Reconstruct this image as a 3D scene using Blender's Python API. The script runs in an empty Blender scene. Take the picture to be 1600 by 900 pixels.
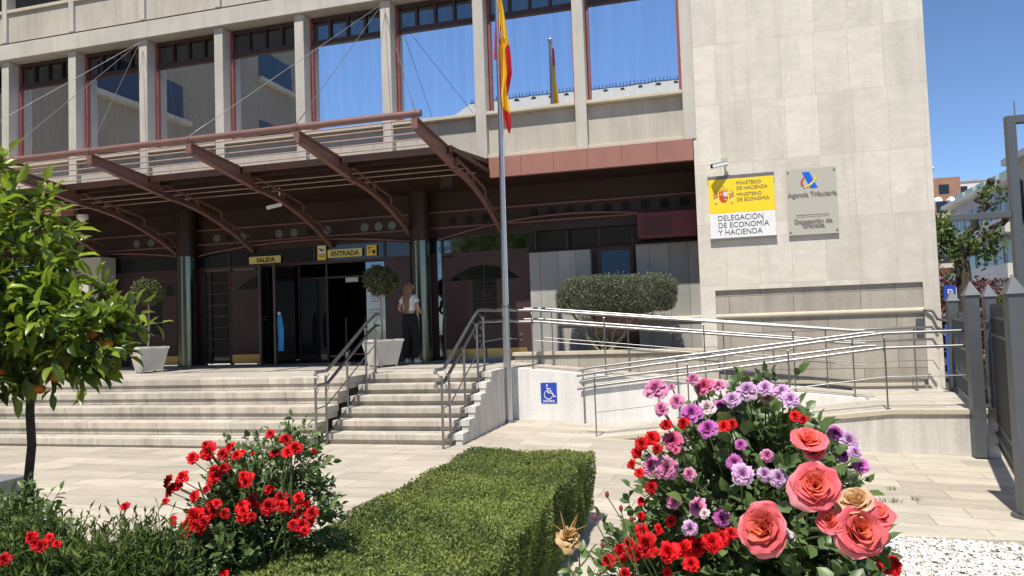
import bpy, math, random
import numpy as np
from mathutils import Vector, Matrix
random.seed(7); RNG = np.random.default_rng(7)
PI = math.pi
S = bpy.context.scene; COL = S.collection

# ---------------------------------------------------------------- camera
cam = bpy.data.cameras.new('camera'); cam_o = bpy.data.objects.new('camera', cam); COL.objects.link(cam_o)
R_ = Vector((0.9635692, 0.2652043, -0.0346554)); U_ = Vector((0.0456900, -0.0355507, 0.9983229)); F_ = Vector((-0.2635275, 0.9635366, 0.0463728))
M = Matrix((R_, U_, -F_)).transposed().to_4x4(); M.translation = Vector((0, 0, 1.6))
cam_o.matrix_world = M
cam.sensor_width = 36; cam.lens = 26.1; cam.clip_start = 0.05; cam.clip_end = 2000
S.camera = cam_o

# ---------------------------------------------------------------- light
SUN_TRAVEL = Vector((0.085, 1.0, -2.0)).normalized()
to_sun = -SUN_TRAVEL
EL = math.asin(to_sun.z)
w = bpy.data.worlds.new('World'); S.world = w; w.use_nodes = True
nt = w.node_tree; nt.nodes.clear()
sky = nt.nodes.new('ShaderNodeTexSky'); sky.sky_type = 'NISHITA'; sky.sun_disc = False
sky.sun_elevation = EL
sky.sun_rotation = math.atan2(to_sun.x, to_sun.y)
sky.altitude = 2500; sky.air_density = 1.0; sky.dust_density = 0.0; sky.ozone_density = 6.0
bg = nt.nodes.new('ShaderNodeBackground'); bg.inputs[1].default_value = 0.115
out = nt.nodes.new('ShaderNodeOutputWorld')
nt.links.new(sky.outputs[0], bg.inputs[0]); nt.links.new(bg.outputs[0], out.inputs[0])
sun = bpy.data.lights.new('sun', 'SUN'); sun.energy = 4.4; sun.angle = math.radians(0.53); sun.color = (1.0, 0.94, 0.845)
sun_o = bpy.data.objects.new('sun', sun); COL.objects.link(sun_o)
sun_o.rotation_euler = SUN_TRAVEL.to_track_quat('-Z', 'Y').to_euler(); sun_o.location = (0, -20, 40)
S.view_settings.view_transform = 'Standard'; S.view_settings.look = 'None'
S.view_settings.exposure = 0.5; S.view_settings.gamma = 1.0; S.view_settings.use_curve_mapping = False
S.render.engine = 'CYCLES'
S.cycles.max_bounces = 8; S.cycles.transparent_max_bounces = 8

# ---------------------------------------------------------------- materials
class NT:
    def __init__(s, name):
        s.m = bpy.data.materials.new(name); s.m.use_nodes = True; s.t = s.m.node_tree; s.n = s.t.nodes
        s.b = s.n['Principled BSDF']; s.out = s.n['Material Output']
    def new(s, typ, **kw):
        n = s.n.new(typ)
        for k, v in kw.items(): setattr(n, k, v)
        return n
    def link(s, a, b): s.t.links.new(a, b)
    def coord(s, scale=(1, 1, 1), rot=(0, 0, 0), loc=(0, 0, 0), kind='Object'):
        # world position so that copies and joined parts share one pattern
        g = s.new('ShaderNodeNewGeometry') if kind == 'World' else s.new('ShaderNodeTexCoord')
        mp = s.new('ShaderNodeMapping'); mp.inputs['Scale'].default_value = scale; mp.inputs['Rotation'].default_value = rot; mp.inputs['Location'].default_value = loc
        s.link(g.outputs['Position'] if kind == 'World' else g.outputs[kind], mp.inputs[0]); return mp.outputs[0]
    def noise(s, vec, scale, detail=4, rough=.55, dist=0):
        n = s.new('ShaderNodeTexNoise'); n.inputs['Scale'].default_value = scale; n.inputs['Detail'].default_value = detail
        n.inputs['Roughness'].default_value = rough; n.inputs['Distortion'].default_value = dist
        if vec is not None: s.link(vec, n.inputs['Vector'])
        return n.outputs['Fac']
    def ramp(s, fac, stops):
        r = s.new('ShaderNodeValToRGB'); e = r.color_ramp.elements
        while len(e) > 2: e.remove(e[-1])
        for i, (p, c) in enumerate(stops):
            el = e[i] if i < 2 else e.new(p)
            el.position = p; el.color = (*c, 1) if len(c) == 3 else c
        s.link(fac, r.inputs[0]); return r.outputs[0]
    def mix(s, a, b, fac, mode='MIX'):
        n = s.new('ShaderNodeMix', data_type='RGBA', blend_type=mode)
        for v, i in ((fac, 0), (a, 6), (b, 7)):
            if isinstance(v, (int, float)): n.inputs[i].default_value = v
            elif isinstance(v, tuple): n.inputs[i].default_value = (*v, 1)
            else: s.link(v, n.inputs[i])
        return n.outputs[2]
    def bump(s, h, strength=.3, dist=.02):
        n = s.new('ShaderNodeBump'); n.inputs['Strength'].default_value = strength; n.inputs['Distance'].default_value = dist
        s.link(h, n.inputs['Height']); s.link(n.outputs[0], s.b.inputs['Normal'])
    def base(s, c):
        if isinstance(c, tuple): s.b.inputs['Base Color'].default_value = (*c, 1)
        else: s.link(c, s.b.inputs['Base Color'])
    def set(s, rough=None, metal=None, spec=None):
        if rough is not None: s.b.inputs['Roughness'].default_value = rough
        if metal is not None: s.b.inputs['Metallic'].default_value = metal
        if spec is not None: s.b.inputs['Specular IOR Level'].default_value = spec
        return s

def sc(c, k): return tuple(min(1, x*k) for x in c)
def plain(name, c, rough=.6, metal=0, var=.12, scale=6, bump=0):
    n = NT(name); v = n.coord(kind='World')
    f = n.noise(v, scale, 5)
    n.base(n.ramp(f, [(.3, sc(c, 1-var)), (.7, sc(c, 1+var))])); n.set(rough, metal)
    if bump: n.bump(n.noise(v, scale*12, 3), bump, .01)
    return n.m

def streak_stone(name, c, stain=.35, rough=.8, brick=None, plane='XZ', joint=(.25, .23, .2), fine=40):
    """stone or cast concrete with blotches, vertical water streaks and optional slab joints"""
    n = NT(name); v = n.coord(kind='World')
    big = n.noise(v, .9, 6, .6, .3)
    col = n.ramp(big, [(.3, sc(c, .86)), (.55, c), (.75, sc(c, 1.1))])
    st = n.coord(scale=(3.2, 3.2, .35), kind='World')
    s2 = n.ramp(n.noise(st, 1.6, 5, .65, .6), [(.42, (0, 0, 0)), (.72, (1, 1, 1))])
    mm = n.new('ShaderNodeMath', operation='MULTIPLY'); n.link(s2, mm.inputs[0]); mm.inputs[1].default_value = stain
    col = n.mix(col, sc(c, .58), mm.outputs[0])
    sp = n.noise(v, fine, 4, .7)
    col = n.mix(col, n.ramp(sp, [(.3, (.82, .80, .78)), (.7, (1.1, 1.1, 1.1))]), .6, 'MULTIPLY')
    if brick:
        w_, h_, off, ms, loc = brick
        rot = (PI/2, 0, 0) if plane == 'XZ' else (0, 0, 0)
        bv = n.coord(rot=rot, kind='World', loc=loc)
        b = n.new('ShaderNodeTexBrick'); b.offset = off; b.inputs['Scale'].default_value = 1
        b.inputs['Brick Width'].default_value = w_; b.inputs['Row Height'].default_value = h_
        b.inputs['Mortar Size'].default_value = ms; b.inputs['Mortar Smooth'].default_value = .2; b.inputs['Bias'].default_value = 0
        b.inputs['Color1'].default_value = (.84, .83, .81, 1); b.inputs['Color2'].default_value = (1.08, 1.07, 1.04, 1); b.inputs['Mortar'].default_value = (*[x*1.6 for x in joint], 1)
        n.link(bv, b.inputs['Vector'])
        col = n.mix(col, b.outputs['Color'], 1.0, 'MULTIPLY')
    n.base(col); n.set(rough); n.bump(sp, .25, .01)
    return n.m

def veined_marble(name, c):
    n = NT(name); v = n.coord(kind='World')
    v2 = n.coord(rot=(.0, .5, .2), scale=(1, 1, 2.2), kind='World')
    f = n.noise(v2, 1.3, 8, .68, 1.6)
    col = n.ramp(f, [(.36, sc(c, .90)), (.47, sc(c, .98)), (.5, sc(c, .94)), (.54, c), (.7, sc(c, 1.05))])
    fine = n.noise(n.coord(rot=(.0, .6, .2), scale=(1, 1, 3.0), kind='World'), 5.0, 8, .72, 1.2)
    col = n.mix(col, n.ramp(fine, [(.35, (.90, .89, .87)), (.6, (1.03, 1.03, 1.02))]), .5, 'MULTIPLY')
    crack = n.new('ShaderNodeTexVoronoi'); crack.feature = 'DISTANCE_TO_EDGE'; crack.inputs['Scale'].default_value = .30
    dv = n.new('ShaderNodeVectorMath', operation='ADD'); nz = n.new('ShaderNodeTexNoise'); nz.inputs['Scale'].default_value = 1.7; nz.inputs['Detail'].default_value = 8
    n.link(v, nz.inputs['Vector']); n.link(nz.outputs['Color'], dv.inputs[0]); n.link(v, dv.inputs[1]); n.link(dv.outputs[0], crack.inputs['Vector'])
    col = n.mix(sc(c, .66), col, n.ramp(crack.outputs['Distance'], [(0, (0.55,)*3), (.004, (1, 1, 1))]))
    blot = n.ramp(n.noise(n.coord(scale=(2.0, 2.0, .5), kind='World'), 1.1, 6, .6, .4), [(.5, (0, 0, 0)), (.72, (.4, .4, .4))])
    col = n.mix(col, sc((.40, .375, .34), 1), blot)
    run = n.ramp(n.noise(n.coord(scale=(3.5, 3.5, .22), kind='World'), 1.5, 6, .65, .5), [(.54, (0, 0, 0)), (.80, (.32, .32, .32))])
    col = n.mix(col, sc((.36, .31, .25), 1), run)
    b = n.new('ShaderNodeTexBrick'); b.offset = .06; b.inputs['Scale'].default_value = 1
    b.inputs['Brick Width'].default_value = .537; b.inputs['Row Height'].default_value = 1.06; b.inputs['Mortar Size'].default_value = .006
    b.inputs['Mortar Smooth'].default_value = .1; b.inputs['Color1'].default_value = (.885, .875, .85, 1); b.inputs['Color2'].default_value = (1.06, 1.055, 1.04, 1); b.inputs['Mortar'].default_value = (.83, .81, .77, 1)
    n.link(n.coord(rot=(PI/2, 0, 0), loc=(.32, 0, -.03), kind='World'), b.inputs['Vector'])
    col = n.mix(col, b.outputs['Color'], 1.0, 'MULTIPLY')
    n.base(col); n.set(.62); n.bump(fine, .12, .01)
    return n.m

def paving(name, c):
    n = NT(name); v = n.coord(kind='World')
    b = n.new('ShaderNodeTexBrick'); b.offset = .37; b.inputs['Scale'].default_value = 1
    b.inputs['Brick Width'].default_value = .96; b.inputs['Row Height'].default_value = .36; b.inputs['Mortar Size'].default_value = .006
    b.inputs['Mortar Smooth'].default_value = .3
    b.inputs['Color1'].default_value = (.82, .80, .77, 1); b.inputs['Color2'].default_value = (1.12, 1.10, 1.06, 1); b.inputs['Mortar'].default_value = (.50, .46, .41, 1)
    n.link(n.coord(kind='World', loc=(.1, .13, 0), rot=(0, 0, .035)), b.inputs['Vector'])
    f = n.noise(n.coord(scale=(1, 3, 1), kind='World'), 1.6, 7, .6, .5)
    col = n.ramp(f, [(.3, sc(c, .84)), (.5, c), (.7, sc(c, 1.12))])
    col = n.mix(col, b.outputs['Color'], .9, 'MULTIPLY')
    g = n.noise(v, 30, 5, .7); col = n.mix(col, n.ramp(g, [(.3, (.86, .85, .84)), (.65, (1.05, 1.05, 1.05))]), .7, 'MULTIPLY')
    dirt = n.ramp(n.noise(v, .7, 5, .65, .8), [(.52, (0, 0, 0)), (.75, (.6, .6, .6))])
    col = n.mix(col, sc(c, .60), dirt)
    spots = n.ramp(n.noise(v, 11, 3, .5), [(.66, (0, 0, 0)), (.72, (.45, .45, .45))])
    col = n.mix(col, sc(c, .45), spots)
    n.base(col); n.set(.78)
    bm = n.new('ShaderNodeMath', operation='SUBTRACT'); n.link(g, bm.inputs[0]); n.link(b.outputs['Fac'], bm.inputs[1])
    n.bump(bm.outputs[0], .3, .006)
    return n.m

def leafmat(name, dark, bright, trans=.28, rough=.42, spec=.5, dead=None):
    n = NT(name); a = n.new('ShaderNodeAttribute', attribute_name='tint')
    col = n.ramp(a.outputs['Fac'], [(0, dark), (1, bright)] if not dead else [(0, dead), (.10, dark), (1, bright)])
    f = n.noise(n.coord(kind='World'), 30, 3)
    col = n.mix(col, n.ramp(f, [(.3, (.75, .75, .75)), (.7, (1.2, 1.2, 1.2))]), .7, 'MULTIPLY')
    n.base(col); n.set(rough, 0, spec)
    tr = n.new('ShaderNodeBsdfTranslucent'); n.link(n.mix(col, (.9, 1.0, .35), .35, 'MULTIPLY'), tr.inputs[0])
    hs = n.new('ShaderNodeHueSaturation'); hs.inputs['Value'].default_value = 1.7; n.link(col, hs.inputs['Color']); n.link(hs.outputs[0], tr.inputs[0])
    mx = n.new('ShaderNodeMixShader'); mx.inputs[0].default_value = trans
    n.link(n.b.outputs[0], mx.inputs[1]); n.link(tr.outputs[0], mx.inputs[2]); n.link(mx.outputs[0], n.out.inputs[0])
    return n.m

def petalmat(name, inner, outer, trans=.25, edge=None, vmin=.86):
    n = NT(name); a = n.new('ShaderNodeAttribute', attribute_name='tint')
    col = n.ramp(a.outputs['Fac'], [(0, inner), (.75, outer), (1, edge or outer)])
    f = n.noise(n.coord(kind='Object'), 14, 3)
    col = n.mix(col, n.ramp(f, [(.3, (.86, .82, .84)), (.7, (1.08, 1.08, 1.08))]), .8, 'MULTIPLY')
    oi = n.new('ShaderNodeObjectInfo'); hs = n.new('ShaderNodeHueSaturation'); vr = n.new('ShaderNodeMapRange')
    vr.inputs['To Min'].default_value = vmin; vr.inputs['To Max'].default_value = 1.08; n.link(oi.outputs['Random'], vr.inputs['Value']); n.link(vr.outputs[0], hs.inputs['Value']); n.link(col, hs.inputs['Color']); col = hs.outputs[0]
    n.base(col); n.set(.6, 0, .2)
    tr = n.new('ShaderNodeBsdfTranslucent'); n.link(col, tr.inputs[0])
    mx = n.new('ShaderNodeMixShader'); mx.inputs[0].default_value = trans
    n.link(n.b.outputs[0], mx.inputs[1]); n.link(tr.outputs[0], mx.inputs[2]); n.link(mx.outputs[0], n.out.inputs[0])
    return n.m

def brushed(name, c, rough=.22):
    n = NT(name); f = n.noise(n.coord(kind='World'), 18, 4)
    n.base(c); n.set(rough, 1)
    n.link(n.ramp(f, [(.3, (rough*.92,)*3), (.7, (rough*1.1,)*3)]), n.b.inputs['Roughness'])
    return n.m

def glass_mirror(name, c, rough=.015, wob=.04):
    n = NT(name); n.set(rough, 1)
    n.base(n.ramp(n.noise(n.coord(kind='World', scale=(9, 9, .35)), 1.0, 4), [(.35, sc(c, .93)), (.65, sc(c, 1.03))]))
    f = n.noise(n.coord(kind='World', scale=(1, 1, .6)), 1.3, 2); n.bump(f, wob, .02)
    return n.m
def dark_glass(name, c=(.012, .014, .016), rough=.05):
    n = NT(name); n.base(c); n.set(rough, 0, .6); n.b.inputs['IOR'].default_value = 1.5
    return n.m
MAT = {}
MAT['marble'] = veined_marble('pale_marble_slabs', (.64, .60, .53))
MAT['concrete'] = streak_stone('cast_concrete', (.50, .475, .425), .4)
MAT['panel'] = streak_stone('facade_panel', (.47, .435, .375), .5)
MAT['sillstone'] = streak_stone('sill_stone', (.53, .48, .38), .2)
MAT['step'] = streak_stone('step_stone', (.54, .50, .435), .85, brick=(1.25, .5, .4, .006, (0, 0, 0)), plane='XY', joint=(.33, .3, .27))
MAT['terrace'] = paving('terrace_slabs', (.46, .43, .38))
MAT['render'] = streak_stone('white_rendered_wall', (.74, .73, .70), .4)
MAT['rendered_dirty'] = streak_stone('stained_rendered_wall', (.64, .62, .57), .8)
MAT['lower'] = streak_stone('lower_wall_stone', (.40, .37, .32), .5, brick=(1.05, .32, .5, .006, (.3, 0, .05)))
MAT['boxstone'] = streak_stone('grey_stone_slabs', (.40, .40, .385), .25, brick=(.36, 3.0, 0, .006, (.1, 0, .9)))
MAT['paving'] = paving('pale_paving', (.46, .42, .355))
MAT['redsteel'] = plain('red_brown_steel', (.18, .09, .076), .5, 0, .12, 3, .05)
MAT['redpanel'] = plain('red_brown_fascia', (.30, .14, .11), .45, 0, .1, 2)
MAT['redframe'] = plain('red_window_frame', (.26, .07, .06), .45)
MAT['darkframe'] = plain('dark_brown_frame', (.05, .025, .022), .5)
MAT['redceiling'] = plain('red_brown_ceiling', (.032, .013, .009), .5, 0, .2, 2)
MAT['reddoor'] = plain('maroon_door', (.058, .026, .026), .42, 0, .08, 2)
MAT['brass'] = brushed('worn_brass', (.62, .45, .18), .35)
MAT['steel'] = brushed('stainless_steel', (.30, .30, .30), .40)
MAT['polished'] = brushed('polished_steel', (.17, .18, .14), .2)
MAT['galv'] = brushed('galvanised_pole', (.52, .53, .54), .32)
MAT['gate'] = plain('grey_painted_steel', (.105, .115, .125), .42, .3, .06, 3)
MAT['gatedark'] = plain('dark_gate_steel', (.045, .048, .055), .42, .3, .06, 3)
MAT['mirror'] = glass_mirror('solar_glass', (.80, .84, .88))
MAT['mirror_dark'] = glass_mirror('shaded_solar_glass', (.40, .40, .41), .02)
MAT['dglass'] = dark_glass('dark_glass')
MAT['tglass'] = glass_mirror('transom_glass', (.17, .19, .19), .04)
MAT['black'] = plain('black_interior', (.006, .006, .006), .8)
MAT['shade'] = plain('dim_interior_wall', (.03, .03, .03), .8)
MAT['white'] = plain('white_plastic', (.75, .75, .74), .4, 0, .03)
MAT['planter'] = streak_stone('white_planter', (.62, .60, .55), .35)
MAT['bark'] = plain('bark', (.07, .055, .042), .9, 0, .3, 20, .5)
MAT['stem'] = plain('green_stem', (.10, .13, .045), .6, 0, .2, 20)
MAT['palebark'] = plain('pale_bark', (.30, .25, .18), .9, 0, .25, 20, .3)
MAT['soil'] = plain('garden_soil', (.07, .052, .036), .95, 0, .4, 10, .6)
MAT['rod'] = plain('pale_rods', (.34, .24, .21), .5)
MAT['cable'] = brushed('steel_cable', (.22, .22, .21), .5)

# ---------------------------------------------------------------- mesh helpers
WP = {}                                                                # world position of each thing or part, by object name
class MB:
    def __init__(s): s.v = []; s.f = []; s.smooth = []
    def add(s, verts, faces, smooth=False):
        o = len(s.v); s.v += [tuple(p) for p in verts]; s.f += [tuple(i+o for i in f) for f in faces]; s.smooth += [smooth]*len(faces); return s
    def box(s, x0, x1, y0, y1, z0, z1):
        x0, x1 = min(x0, x1), max(x0, x1); y0, y1 = min(y0, y1), max(y0, y1); z0, z1 = min(z0, z1), max(z0, z1)
        p = [(x0,y0,z0),(x1,y0,z0),(x1,y1,z0),(x0,y1,z0),(x0,y0,z1),(x1,y0,z1),(x1,y1,z1),(x0,y1,z1)]
        return s.add(p, [(0,3,2,1),(4,5,6,7),(0,1,5,4),(1,2,6,5),(2,3,7,6),(3,0,4,7)])
    def beam(s, a, b, w_, h_, up=(0, 0, 1)):
        a, b = Vector(a), Vector(b); d = (b-a).normalized(); r = d.cross(Vector(up))
        if r.length < 1e-4: r = d.cross(Vector((1, 0, 0)))
        r.normalize(); u = r.cross(d).normalized(); p = []
        for q in (a, b):
            for i, j in ((-1,-1),(1,-1),(1,1),(-1,1)): p.append(q + r*(i*w_/2) + u*(j*h_/2))
        return s.add(p, [(0,1,2,3),(7,6,5,4),(0,4,5,1),(1,5,6,2),(2,6,7,3),(3,7,4,0)])
    def tube(s, pts, r, n=10, cap=True):
        pts = [Vector(p) for p in pts]; rs = r if isinstance(r, (list, tuple)) else [r]*len(pts)
        vs = []; fs = []; prev = None
        for i, p in enumerate(pts):
            if i == 0: d = pts[1]-p
            elif i == len(pts)-1: d = p-pts[i-1]
            else: d = (pts[i+1]-p).normalized() + (p-pts[i-1]).normalized()
            d.normalize()
            if prev is None:
                a = d.cross(Vector((0, 0, 1)))
                if a.length < .05: a = d.cross(Vector((1, 0, 0)))
            else: a = prev - d*prev.dot(d)
            a.normalize(); prev = a; b = d.cross(a)
            for k in range(n):
                t = 2*PI*k/n; vs.append(p + (a*math.cos(t) + b*math.sin(t))*rs[i])
        for i in range(len(pts)-1):
            for k in range(n): fs.append((i*n+k, i*n+(k+1) % n, (i+1)*n+(k+1) % n, (i+1)*n+k))
        s.add(vs, fs, True)
        if cap: s.add([vs[k] for k in range(n)][::-1], [tuple(range(n))]); s.add(vs[-n:], [tuple(range(n))])
        return s
    def prism(s, pts, axis, a, b):
        """outline pts (2-D) extruded along axis from a to b"""
        def P(p, t): return {'x': (t, p[0], p[1]), 'y': (p[0], t, p[1]), 'z': (p[0], p[1], t)}[axis]
        n = len(pts); vs = [P(p, a) for p in pts] + [P(p, b) for p in pts]
        fs = [tuple(range(n))[::-1], tuple(range(n, 2*n))] + [(i, (i+1) % n, n+(i+1) % n, n+i) for i in range(n)]
        return s.add(vs, fs)
    def sphere(s, c, r, nu=12, nv=8, sq=(1, 1, 1)):
        vs = []; fs = []
        for j in range(nv+1):
            t = PI*j/nv
            for i in range(nu):
                u = 2*PI*i/nu; vs.append((c[0]+r*sq[0]*math.sin(t)*math.cos(u), c[1]+r*sq[1]*math.sin(t)*math.sin(u), c[2]+r*sq[2]*math.cos(t)))
        for j in range(nv):
            for i in range(nu): fs.append((j*nu+i, (j+1)*nu+i, (j+1)*nu+(i+1) % nu, j*nu+(i+1) % nu))
        return s.add(vs, fs, True)
    def build(s, name, mat, parent=None, bevel=0, origin=None, label=None):
        o0 = Vector(WP.get(parent.name, (0, 0, 0))) if parent is not None else Vector((0, 0, 0))
        off = Vector(origin) if origin is not None else o0
        me = bpy.data.meshes.new(name)
        me.from_pydata([(p[0]-off.x, p[1]-off.y, p[2]-off.z) for p in s.v], [], s.f)
        me.polygons.foreach_set('use_smooth', s.smooth); me.materials.append(MAT[mat] if isinstance(mat, str) else mat); me.update()
        import bmesh
        bm = bmesh.new(); bm.from_mesh(me); bmesh.ops.recalc_face_normals(bm, faces=bm.faces); bm.to_mesh(me); bm.free()
        o = bpy.data.objects.new(name, me); COL.objects.link(o)
        if parent is not None: o.parent = parent; o.location = off - o0
        else: o.location = off
        WP[o.name] = tuple(off)
        if bevel:
            m = o.modifiers.new('bevel', 'BEVEL'); m.width = bevel; m.segments = 2; m.limit_method = 'ANGLE'; m.angle_limit = .7
        if label: o['label'] = label
        return o
def B(*a): return MB().box(*a)
def each(name, mat, parent, boxes, bevel=0):
    return [B(*b).build(name, mat, parent, bevel) for b in boxes]
def thing(name, loc, label, cat, group=None):
    o = bpy.data.objects.new(name, None); COL.objects.link(o); o.location = loc; o.empty_display_size = .1
    WP[o.name] = tuple(loc); o['label'] = label; o['category'] = cat
    if group: o['group'] = group
    return o
def tag(o, label, cat, group=None, kind=None):
    o['label'] = label; o['category'] = cat
    if group: o['group'] = group
    if kind: o['kind'] = kind
    return o
def struct(o): o['kind'] = 'structure'; return o
def arr_mesh(name, verts, faces, mat, parent=None, tint=None, smooth=True):
    """verts Nx3 world, faces Mxk (numpy), tint per vertex"""
    off = np.array(WP[parent.name], float) if parent is not None else np.zeros(3)
    me = bpy.data.meshes.new(name); k = faces.shape[1]; nf = len(faces)
    me.vertices.add(len(verts)); me.vertices.foreach_set('co', (verts-off).astype(np.float32).ravel())
    me.loops.add(nf*k); me.loops.foreach_set('vertex_index', faces.astype(np.int32).ravel())
    me.polygons.add(nf); me.polygons.foreach_set('loop_start', np.arange(0, nf*k, k, dtype=np.int32))
    me.polygons.foreach_set('use_smooth', np.full(nf, smooth))
    if tint is not None:
        a = me.attributes.new('tint', 'FLOAT', 'POINT'); a.data.foreach_set('value', tint.astype(np.float32))
    me.update(calc_edges=True); me.validate()
    me.materials.append(MAT[mat] if isinstance(mat, str) else mat)
    o = bpy.data.objects.new(name, me); COL.objects.link(o)
    if parent is not None: o.parent = parent
    WP[o.name] = tuple(off)
    return o
def copy_tree(o, parent=None, first=True):
    kids = list(o.children); c = o.copy(); COL.objects.link(c)
    if parent is not None: c.parent = parent
    for ch in kids: copy_tree(ch, c, False)
    return c
def text_mesh(txt, size, name, mat, parent, loc, rot=(PI/2, 0, 0), align='LEFT', depth=.002, xs=1.0, bold=0.0, label=None):
    cu = bpy.data.curves.new(name, 'FONT'); cu.body = txt; cu.size = size; cu.align_x = align; cu.extrude = depth; cu.resolution_u = 3; cu.offset = bold
    t = bpy.data.objects.new(name+'_src', cu); COL.objects.link(t)
    dg = bpy.context.evaluated_depsgraph_get(); me = bpy.data.meshes.new_from_object(t.evaluated_get(dg))
    bpy.data.objects.remove(t); bpy.data.curves.remove(cu)
    me.transform(Matrix.Diagonal((xs, 1, 1, 1)))
    me.materials.clear(); me.materials.append(MAT[mat] if isinstance(mat, str) else mat)
    o = bpy.data.objects.new(name, me); COL.objects.link(o); o.rotation_euler = rot
    pw = Vector(WP[parent.name]) if parent is not None else Vector((0, 0, 0))
    o.location = Vector(loc)-pw; o.parent = parent; WP[o.name] = tuple(loc)
    if label: o['label'] = label
    return o
# ---------------------------------------------------------------- ground and terrace
GX = [-300, -3.2, 2.1, 4.0, 300]; GZ = [0, 0, -.24, -.30, -.30]
def gz(x): return float(np.interp(x, GX, GZ))
me = MB()
for i in range(4): me.add([(GX[i], -300, GZ[i]), (GX[i+1], -300, GZ[i+1]), (GX[i+1], 300, GZ[i+1]), (GX[i], 300, GZ[i])], [(0, 1, 2, 3)])
struct(me.build('ground', 'paving'))
struct(MB().box(-9, -1.98, -2, 4.2, -.1, .025).build('flower_bed_soil', 'soil'))

ZT = .87
m = MB()
lev = [.13, .315, .50, .685, ZT]
for i, z in enumerate(lev):
    y = 8.88+.315*i; yb = 8.88+.315*(i+1)+.03 if i < 4 else 10.75
    m.box(-20, -5.38, y, yb, z-.10, z)                                   # slab with a nosing
    m.box(-20, -5.40, y+.028, yb-.002, (lev[i-1] if i else -.1)-.0, z-.1005)   # recessed riser under it
st = m.build('steps', 'step', bevel=.009); struct(st)
m = MB()
for i in range(6):
    z = .145*(i+1); y = 9.34+.272*i; yb = 9.34+.272*(i+1)+.03 if i < 5 else 11.05
    if i == 5: z = ZT
    m.box(-5.36, -3.42, y, yb, z-.085, z); m.box(-5.36, -3.44, y+.042, yb-.002, .145*i-(.1 if i == 0 else 0), z-.0855)
struct(m.build('steps', 'step', bevel=.008))
m = MB()
for i in range(6):                                                   # stepped stone cheek on the right of the narrow flight
    z = .145*(i+1)+.012 if i < 5 else ZT+.01; y = 9.36+.272*i
    m.box(-3.42, -3.30, y, y+.272+(.45 if i == 5 else 0), z-.09, z)
for i in range(6): m.box(-3.415, -3.32, 9.375+.272*i, 9.375+.272*(i+1) if i < 5 else 11.85, -.1, (.145*(i+1)-.078) if i < 5 else ZT-.08)
tag(m.build('stair_cheek_wall', 'rendered_dirty', bevel=.005), 'stepped side wall of the narrow stone stairs, stained and in shade beside the flagpole', 'wall')
struct(B(-20, -5.38, 10.752, 14.62, -.1, ZT-.003).build('terrace', 'terrace'))
struct(B(-5.378, -3.38, 11.052, 14.62, -.1, ZT-.004).build('terrace', 'terrace'))

# ---------------------------------------------------------------- ramp
m = MB().prism([(-1.75, -.6), (-1.75, -.085), (2.1, .305), (3.42, .305), (3.42, -.6)], 'y', 10.6, 11.86)
m.box(2.1, 3.42, 11.862, 13.4, -.6, .305)
m.prism([(-3.378, -.6), (-3.378, .866), (2.1, .305), (2.098, -.6)], 'y', 12.02, 13.13)
struct(m.build('ramp', 'terrace'))
t = thing('ramp_wall', (2, 10.5, -.24), 'white rendered front wall of the ramp, rust streaked, ending at the grey gate post', 'wall')
MB().prism([(-1.75, -.6), (-1.75, -.13), (2.1, .255), (3.30, .255), (3.30, -.6)], 'y', 10.52, 10.598).build('wall', 'rendered_dirty', t)
MB().prism([(-1.78, -.128), (-1.78, -.07), (2.1, .318), (3.30, .318), (3.30, .257), (2.1, .257)], 'y', 10.49, 10.66).build('coping', 'sillstone', t, .004)
t = thing('ramp_wall', (-1, 11.86, -.1), 'bright white wall between the two ramp flights carrying the blue wheelchair sign', 'wall')
MB().prism([(-3.3, -.6), (-3.3, .862), (2.05, .312), (2.05, -.6)], 'y', 11.862, 12.018).build('wall', 'render', t, .004)
B(-3.42, -3.302, 11.80, 12.018, -.3, .855).build('end_pier', 'rendered_dirty', t, .004)
t = thing('planter_wall', (-2, 13.14, .9), 'low stained stone wall behind the ramp holding the raised bed of the clipped bush', 'wall')
B(-3.58, .0, 13.14, 13.30, -.5, .985).build('wall', 'lower', t, .004)
B(-3.62, .0, 13.10, 13.34, .987, 1.05).build('coping', 'sillstone', t, .006)
B(-3.58, -3.45, 13.302, 14.38, .3, .985).build('side_wall', 'lower', t)
struct(B(-3.448, -.252, 13.304, 14.6, .3, .99).build('bed_soil', 'soil'))

# ---------------------------------------------------------------- the building
bld = thing('ministry_building', (-8, 13.4, 0), 'large beige concrete and marble public building with a red steel entrance canopy and mirrored windows', 'building')
# stone tower
m = B(-.25, 3.5, 13.4, 14.0, 2.03, 22); m.box(-.25, .0, 13.4, 14.0, 1.052, 2.03); m.box(3.26, 3.5, 13.4, 14.0, .30, 2.03); m.box(-.25, 3.5, 14.0, 27, .3, 22)
m.build('stone_wall', 'marble', bld)
B(.0, 3.26, 13.445, 13.99, .30, 2.03).build('recessed_base', 'lower', bld)
m = MB().tube([(.0, 13.44, 1.57), (3.27, 13.44, 1.57)], .045, 12)
m.box(.0, 3.2, 13.40, 13.4445, .307, .40); m.box(.0, 3.2, 13.425, 13.4445, .402, .46)
m.build('wall_moulding', 'sillstone', bld, .004)
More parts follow.
